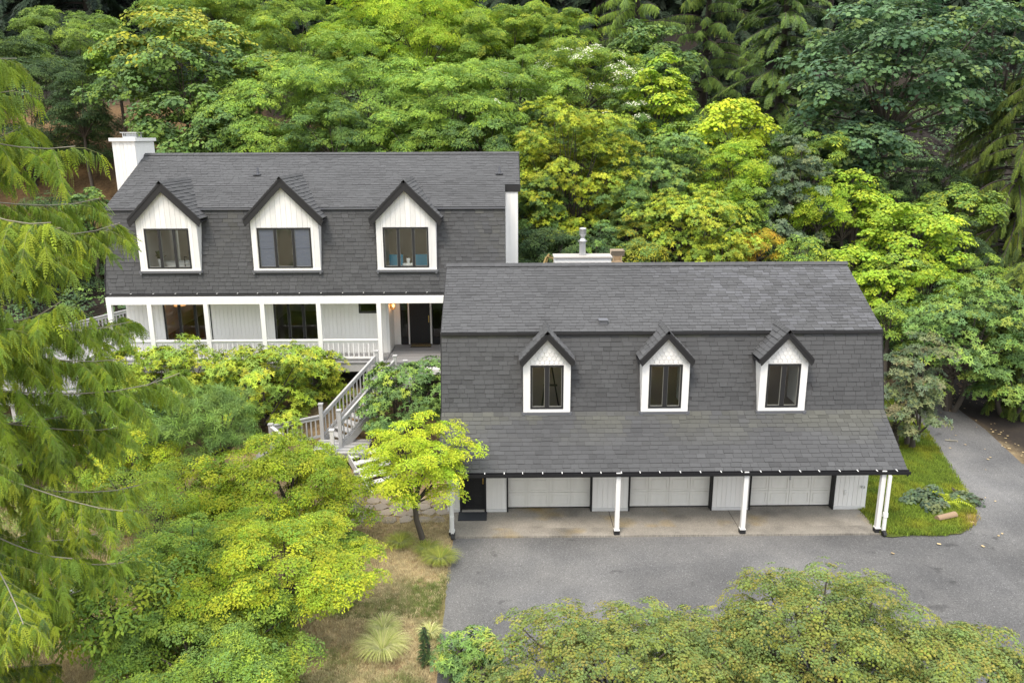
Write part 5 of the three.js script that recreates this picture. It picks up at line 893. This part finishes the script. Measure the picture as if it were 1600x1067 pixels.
// ------------------------------------------------------------------ grasses and ferns
function grassClump(label, x, d, R, h, cols, n, group) {
  srand(9000 + plantNo++ * 13); const T = thing('ornamental_grass', label, 'grass', [x, groundY(x, d), -d], group), P = [], C = [];
  for (let i = 0; i < n; i++) { const a = rr(0, 6.283), r0 = R * .25 * rnd(), L = rr(.6, 1.1), w = rr(.005, .009), dx = Math.cos(a), dz = Math.sin(a), c = cols[Math.floor(rnd() * cols.length)], k = rr(.75, 1.2); let prev = null; for (let s = 0; s <= 5; s++) { const t = s / 5, r = r0 + R * L * Math.pow(t, 1.3), y = h * L * (1.7 * t - 1.25 * t * t) + .02, ww = w * (1 - t * .85), q = [x + dx * r - dz * ww, groundY(x, d) + y, -d + dz * r + dx * ww], e = [x + dx * r + dz * ww, groundY(x, d) + y, -d + dz * r - dx * ww]; if (prev) { for (const v of [prev[0], prev[1], q, q, prev[1], e]) { P.push(...v); C.push(c[0] * k, c[1] * k, c[2] * k); } } prev = [q, e]; } }
  const g = new THREE.BufferGeometry(); g.setAttribute('position', new THREE.Float32BufferAttribute(P, 3)); g.setAttribute('color', new THREE.Float32BufferAttribute(C, 3)); g.computeVertexNormals();
  part('blades', g, grassMat, T); return T;
}
const grassMat = new THREE.MeshPhysicalMaterial({ color: 0xffffff, vertexColors: true, roughness: 1, transmission: .3, thickness: 0, side: THREE.DoubleSide });
const straw = [[.46, .48, .16], [.38, .44, .11], [.58, .56, .26]], green = [[.28, .33, .04], [.2, .27, .04], [.34, .36, .06]];
grassClump('pale straw green grass clump at the bottom, the largest one', -2.88, 16.00, .62, .62, straw, 900, 'straw grass clumps by the drive');
grassClump('pale straw green grass clump behind the largest clump', -2.97, 16.80, .45, .5, straw, 500, 'straw grass clumps by the drive');
grassClump('thin dry grass tuft at the drive edge, right of the dwarf spruce', -1.84, 16.60, .34, .4, straw, 260, 'straw grass clumps by the drive');
grassClump('thin dry grass tuft at the drive edge near the glossy shrub', -1.49, 15.65, .34, .4, straw, 240, 'straw grass clumps by the drive');
grassClump('arching green grass clump at the foot of the yellow maple', -1.86, 20.05, .55, .5, green, 800, 'green grass clumps under the yellow maple');
grassClump('olive grass clump left of the yellow maple trunk', -3.10, 20.95, .5, .45, green, 600, 'green grass clumps under the yellow maple');
grassClump('low grass clump behind the green one at the foot of the yellow maple', -2.26, 20.55, .45, .45, green, 500, 'green grass clumps under the yellow maple');
grassClump('brown tinged grass clump under the near cedar branches', -14.47, 24.40, .6, .7, [[.3, .22, .06], [.25, .25, .05], [.36, .24, .06]], 500);
{ // ferns
  const frondGeo = L => { const P = []; for (let i = 0; i < 15; i++) { const t = (i + .5) / 15, z = t * L, y = L * (.75 * t - .85 * t * t), l = L * .17 * Math.sin(Math.PI * Math.min(1, t * .85 + .15)) + .02, w = L * .028; for (const s of [-1, 1]) P.push(0, y, z - w, s * l, y - .03 * L, z + l * .35, 0, y, z + w); } const g = new THREE.BufferGeometry(); g.setAttribute('position', new THREE.Float32BufferAttribute(P, 3)); g.computeVertexNormals(); return g; };
  const fg = frondGeo(1), mats = [[.17, .24, .03], [.24, .30, .03], [.11, .18, .03]].map(c => { const m = leafMat(); m.color.setRGB(...c); return m; }), lime = leafMat(); lime.color.setRGB(.36, .44, .02);
  const base = [], fern = (label, x, d, s, m, group) => { srand(9900 + plantNo++); const y = groundY(x, d), T = thing('fern', label, 'fern', [x, y, -d], group), n = 9 + Math.floor(rnd() * 4); for (let i = 0; i < n; i++) { const f = piece('frond', fg, m ?? mats[Math.floor(rnd() * 3)], T, x, y + .05, -d, s * rr(.8, 1.15), s * rr(.8, 1.2), s * rr(.8, 1.15)); f.rotation.y = i / n * 6.28 + rr(-.2, .2); } };
  fern('bright lime fern on the lawn tongue behind the log', 14.49, 23.60, .8, lime);
  const F = [['sword fern below the left vine maple', 19.35, 46.50], ['sword fern between the two vine maples', 23.21, 49.25], ['sword fern above the bright vine maple', 26.78, 51.10], ['sword fern on the bank right of the bright vine maple', 25.41, 43.05], ['sword fern at the edge of the brown bank under the fir', 26.63, 47.80], ['sword fern beside the garage roof rake', 20.15, 39.90], ['sword fern under the lime sapling', 20.27, 44.00], ['sword fern left of the bent dry plant', 1.63, 45.70], ['sword fern at the right edge below the fir', 26.48, 41.40]];
  for (const [l, x, d] of F) fern(l, x, d, 1.15, null, 'sword ferns on the wooded bank');
}
// ------------------------------------------------------------------ small things
{
  const L = thing('log', 'short split log lying on the lawn tongue', 'log', [13.7, .05, -22.35]);
  const g = new THREE.CylinderGeometry(.1, .115, .75, 9, 3, false, 0, Math.PI * 1.25).rotateZ(Math.PI / 2).rotateY(.35).translate(13.72, .13, -22.37); part('bark', g, std([.30, .21, .13], .95, { map: grain, side: THREE.DoubleSide }), L);
  part('cut_face', beam(V(13.38, .15, -22.25), V(14.06, .15, -22.49), .16, .03), std([.42, .31, .19], .9, { map: grain }), L);
  const st = thing('stick', 'thin pale stick lying on the drive right of the lawn', 'stick', [17.6, 0, -29]); part('wood', tube([V(17.3, .03, -29), V(17.5, .04, -28.9), V(17.75, .03, -28.92)], .03, .015, 6), M.barkPale, st);
  const B = thing('birdhouse', 'small wooden birdhouse on a pole behind the garage roof', 'birdhouse', [4.45, 0, -31.6]);
  part('pole', cyl(4.52, 0, 6.63, -31.5, .04), M.deckGrey2, B);
  const wd = std([.40, .30, .19], .85, { map: grain });
  part('roof', [beam(V(4.52 - .27, 6.83, -31.36), V(4.52 + .27, 6.83, -31.36), .03, .27).applyMatrix4(new THREE.Matrix4().makeTranslation(-4.52, -6.83, 31.36)).rotateX(.5).translate(4.52, 6.8, -31.32), beam(V(4.25, 6.83, -31.6), V(4.79, 6.83, -31.6), .03, .27).applyMatrix4(new THREE.Matrix4().makeTranslation(-4.52, -6.83, 31.6)).rotateX(-.5).translate(4.52, 6.8, -31.64)], std([.33, .27, .2], .9, { map: grain }), B);
  part('walls', [box(4.34, 4.39, 6.42, 6.72, -31.6, -31.36), box(4.65, 4.7, 6.42, 6.72, -31.6, -31.36), box(4.39, 4.65, 6.42, 6.48, -31.6, -31.36), box(4.39, 4.65, 6.42, 6.72, -31.6, -31.56), box(4.28, 4.76, 6.38, 6.42, -31.66, -31.3)], wd, B);
  part('bracket', new THREE.CylinderGeometry(.16, .05, .18, 4).rotateY(.785).translate(4.52, 6.29, -31.5), wd, B);
  for (const c of B.children) if (c.name !== 'pole') c.position.y += .33;
  const dp = thing('dead_plant', 'bent dry drooping plant stalk behind the garage, left of the chimney', 'plant', [1.55, 0, -32]);
  { srand(55); const g = [], dry = std([.30, .22, .09], .95); for (let i = 0; i < 18; i++) { const o = rr(-.08, .08), q = rr(-.08, .08), e = rr(.1, .55); g.push(tube([V(1.35 + o, groundY(1.4, 32), -32 + q), V(1.5 + o, 6.2, -32 + q), V(1.75 + o, 6.95 + o, -32 + q), V(1.95 + e * .3, 6.9 - e * .3, -32 + q), V(2.0 + e * .4, 6.5 - e, -31.9 + q)], .035, .008, 5)); } part('stalk', g, dry, dp); }
  for (const [x, d, s, l] of [[-11.2, 18.3, .28, 'rounded grey rock on the dry grass at lower left, the largest'], [-11.75, 18.6, .2, 'mossy rock just left of the rounded grey rock'], [-10.75, 18.2, .14, 'small grey rock right of the rounded grey rock'], [-8.3, 26.2, .5, 'weathered boulder left of the stair railing']]) {
    const r = thing('rock', l, 'rock', [x, groundY(x, d), -d]), g = new THREE.IcosahedronGeometry(1, 3), p = g.attributes.position; for (let i = 0; i < p.count; i++) { const v = V(p.getX(i), p.getY(i), p.getZ(i)), k = s * (1 + .35 * fbm(v.x * 1.2 + x, v.y * 1.2, v.z * 1.2, 3)); p.setXYZ(i, x + v.x * k * 1.3, groundY(x, d) + .3 * s + v.y * k * .75, -d + v.z * k); } g.computeVertexNormals(); part('stone', g, std([.30, .30, .29], .9, { map: grain }), r);
  }
}
renderer.render(scene, camera);
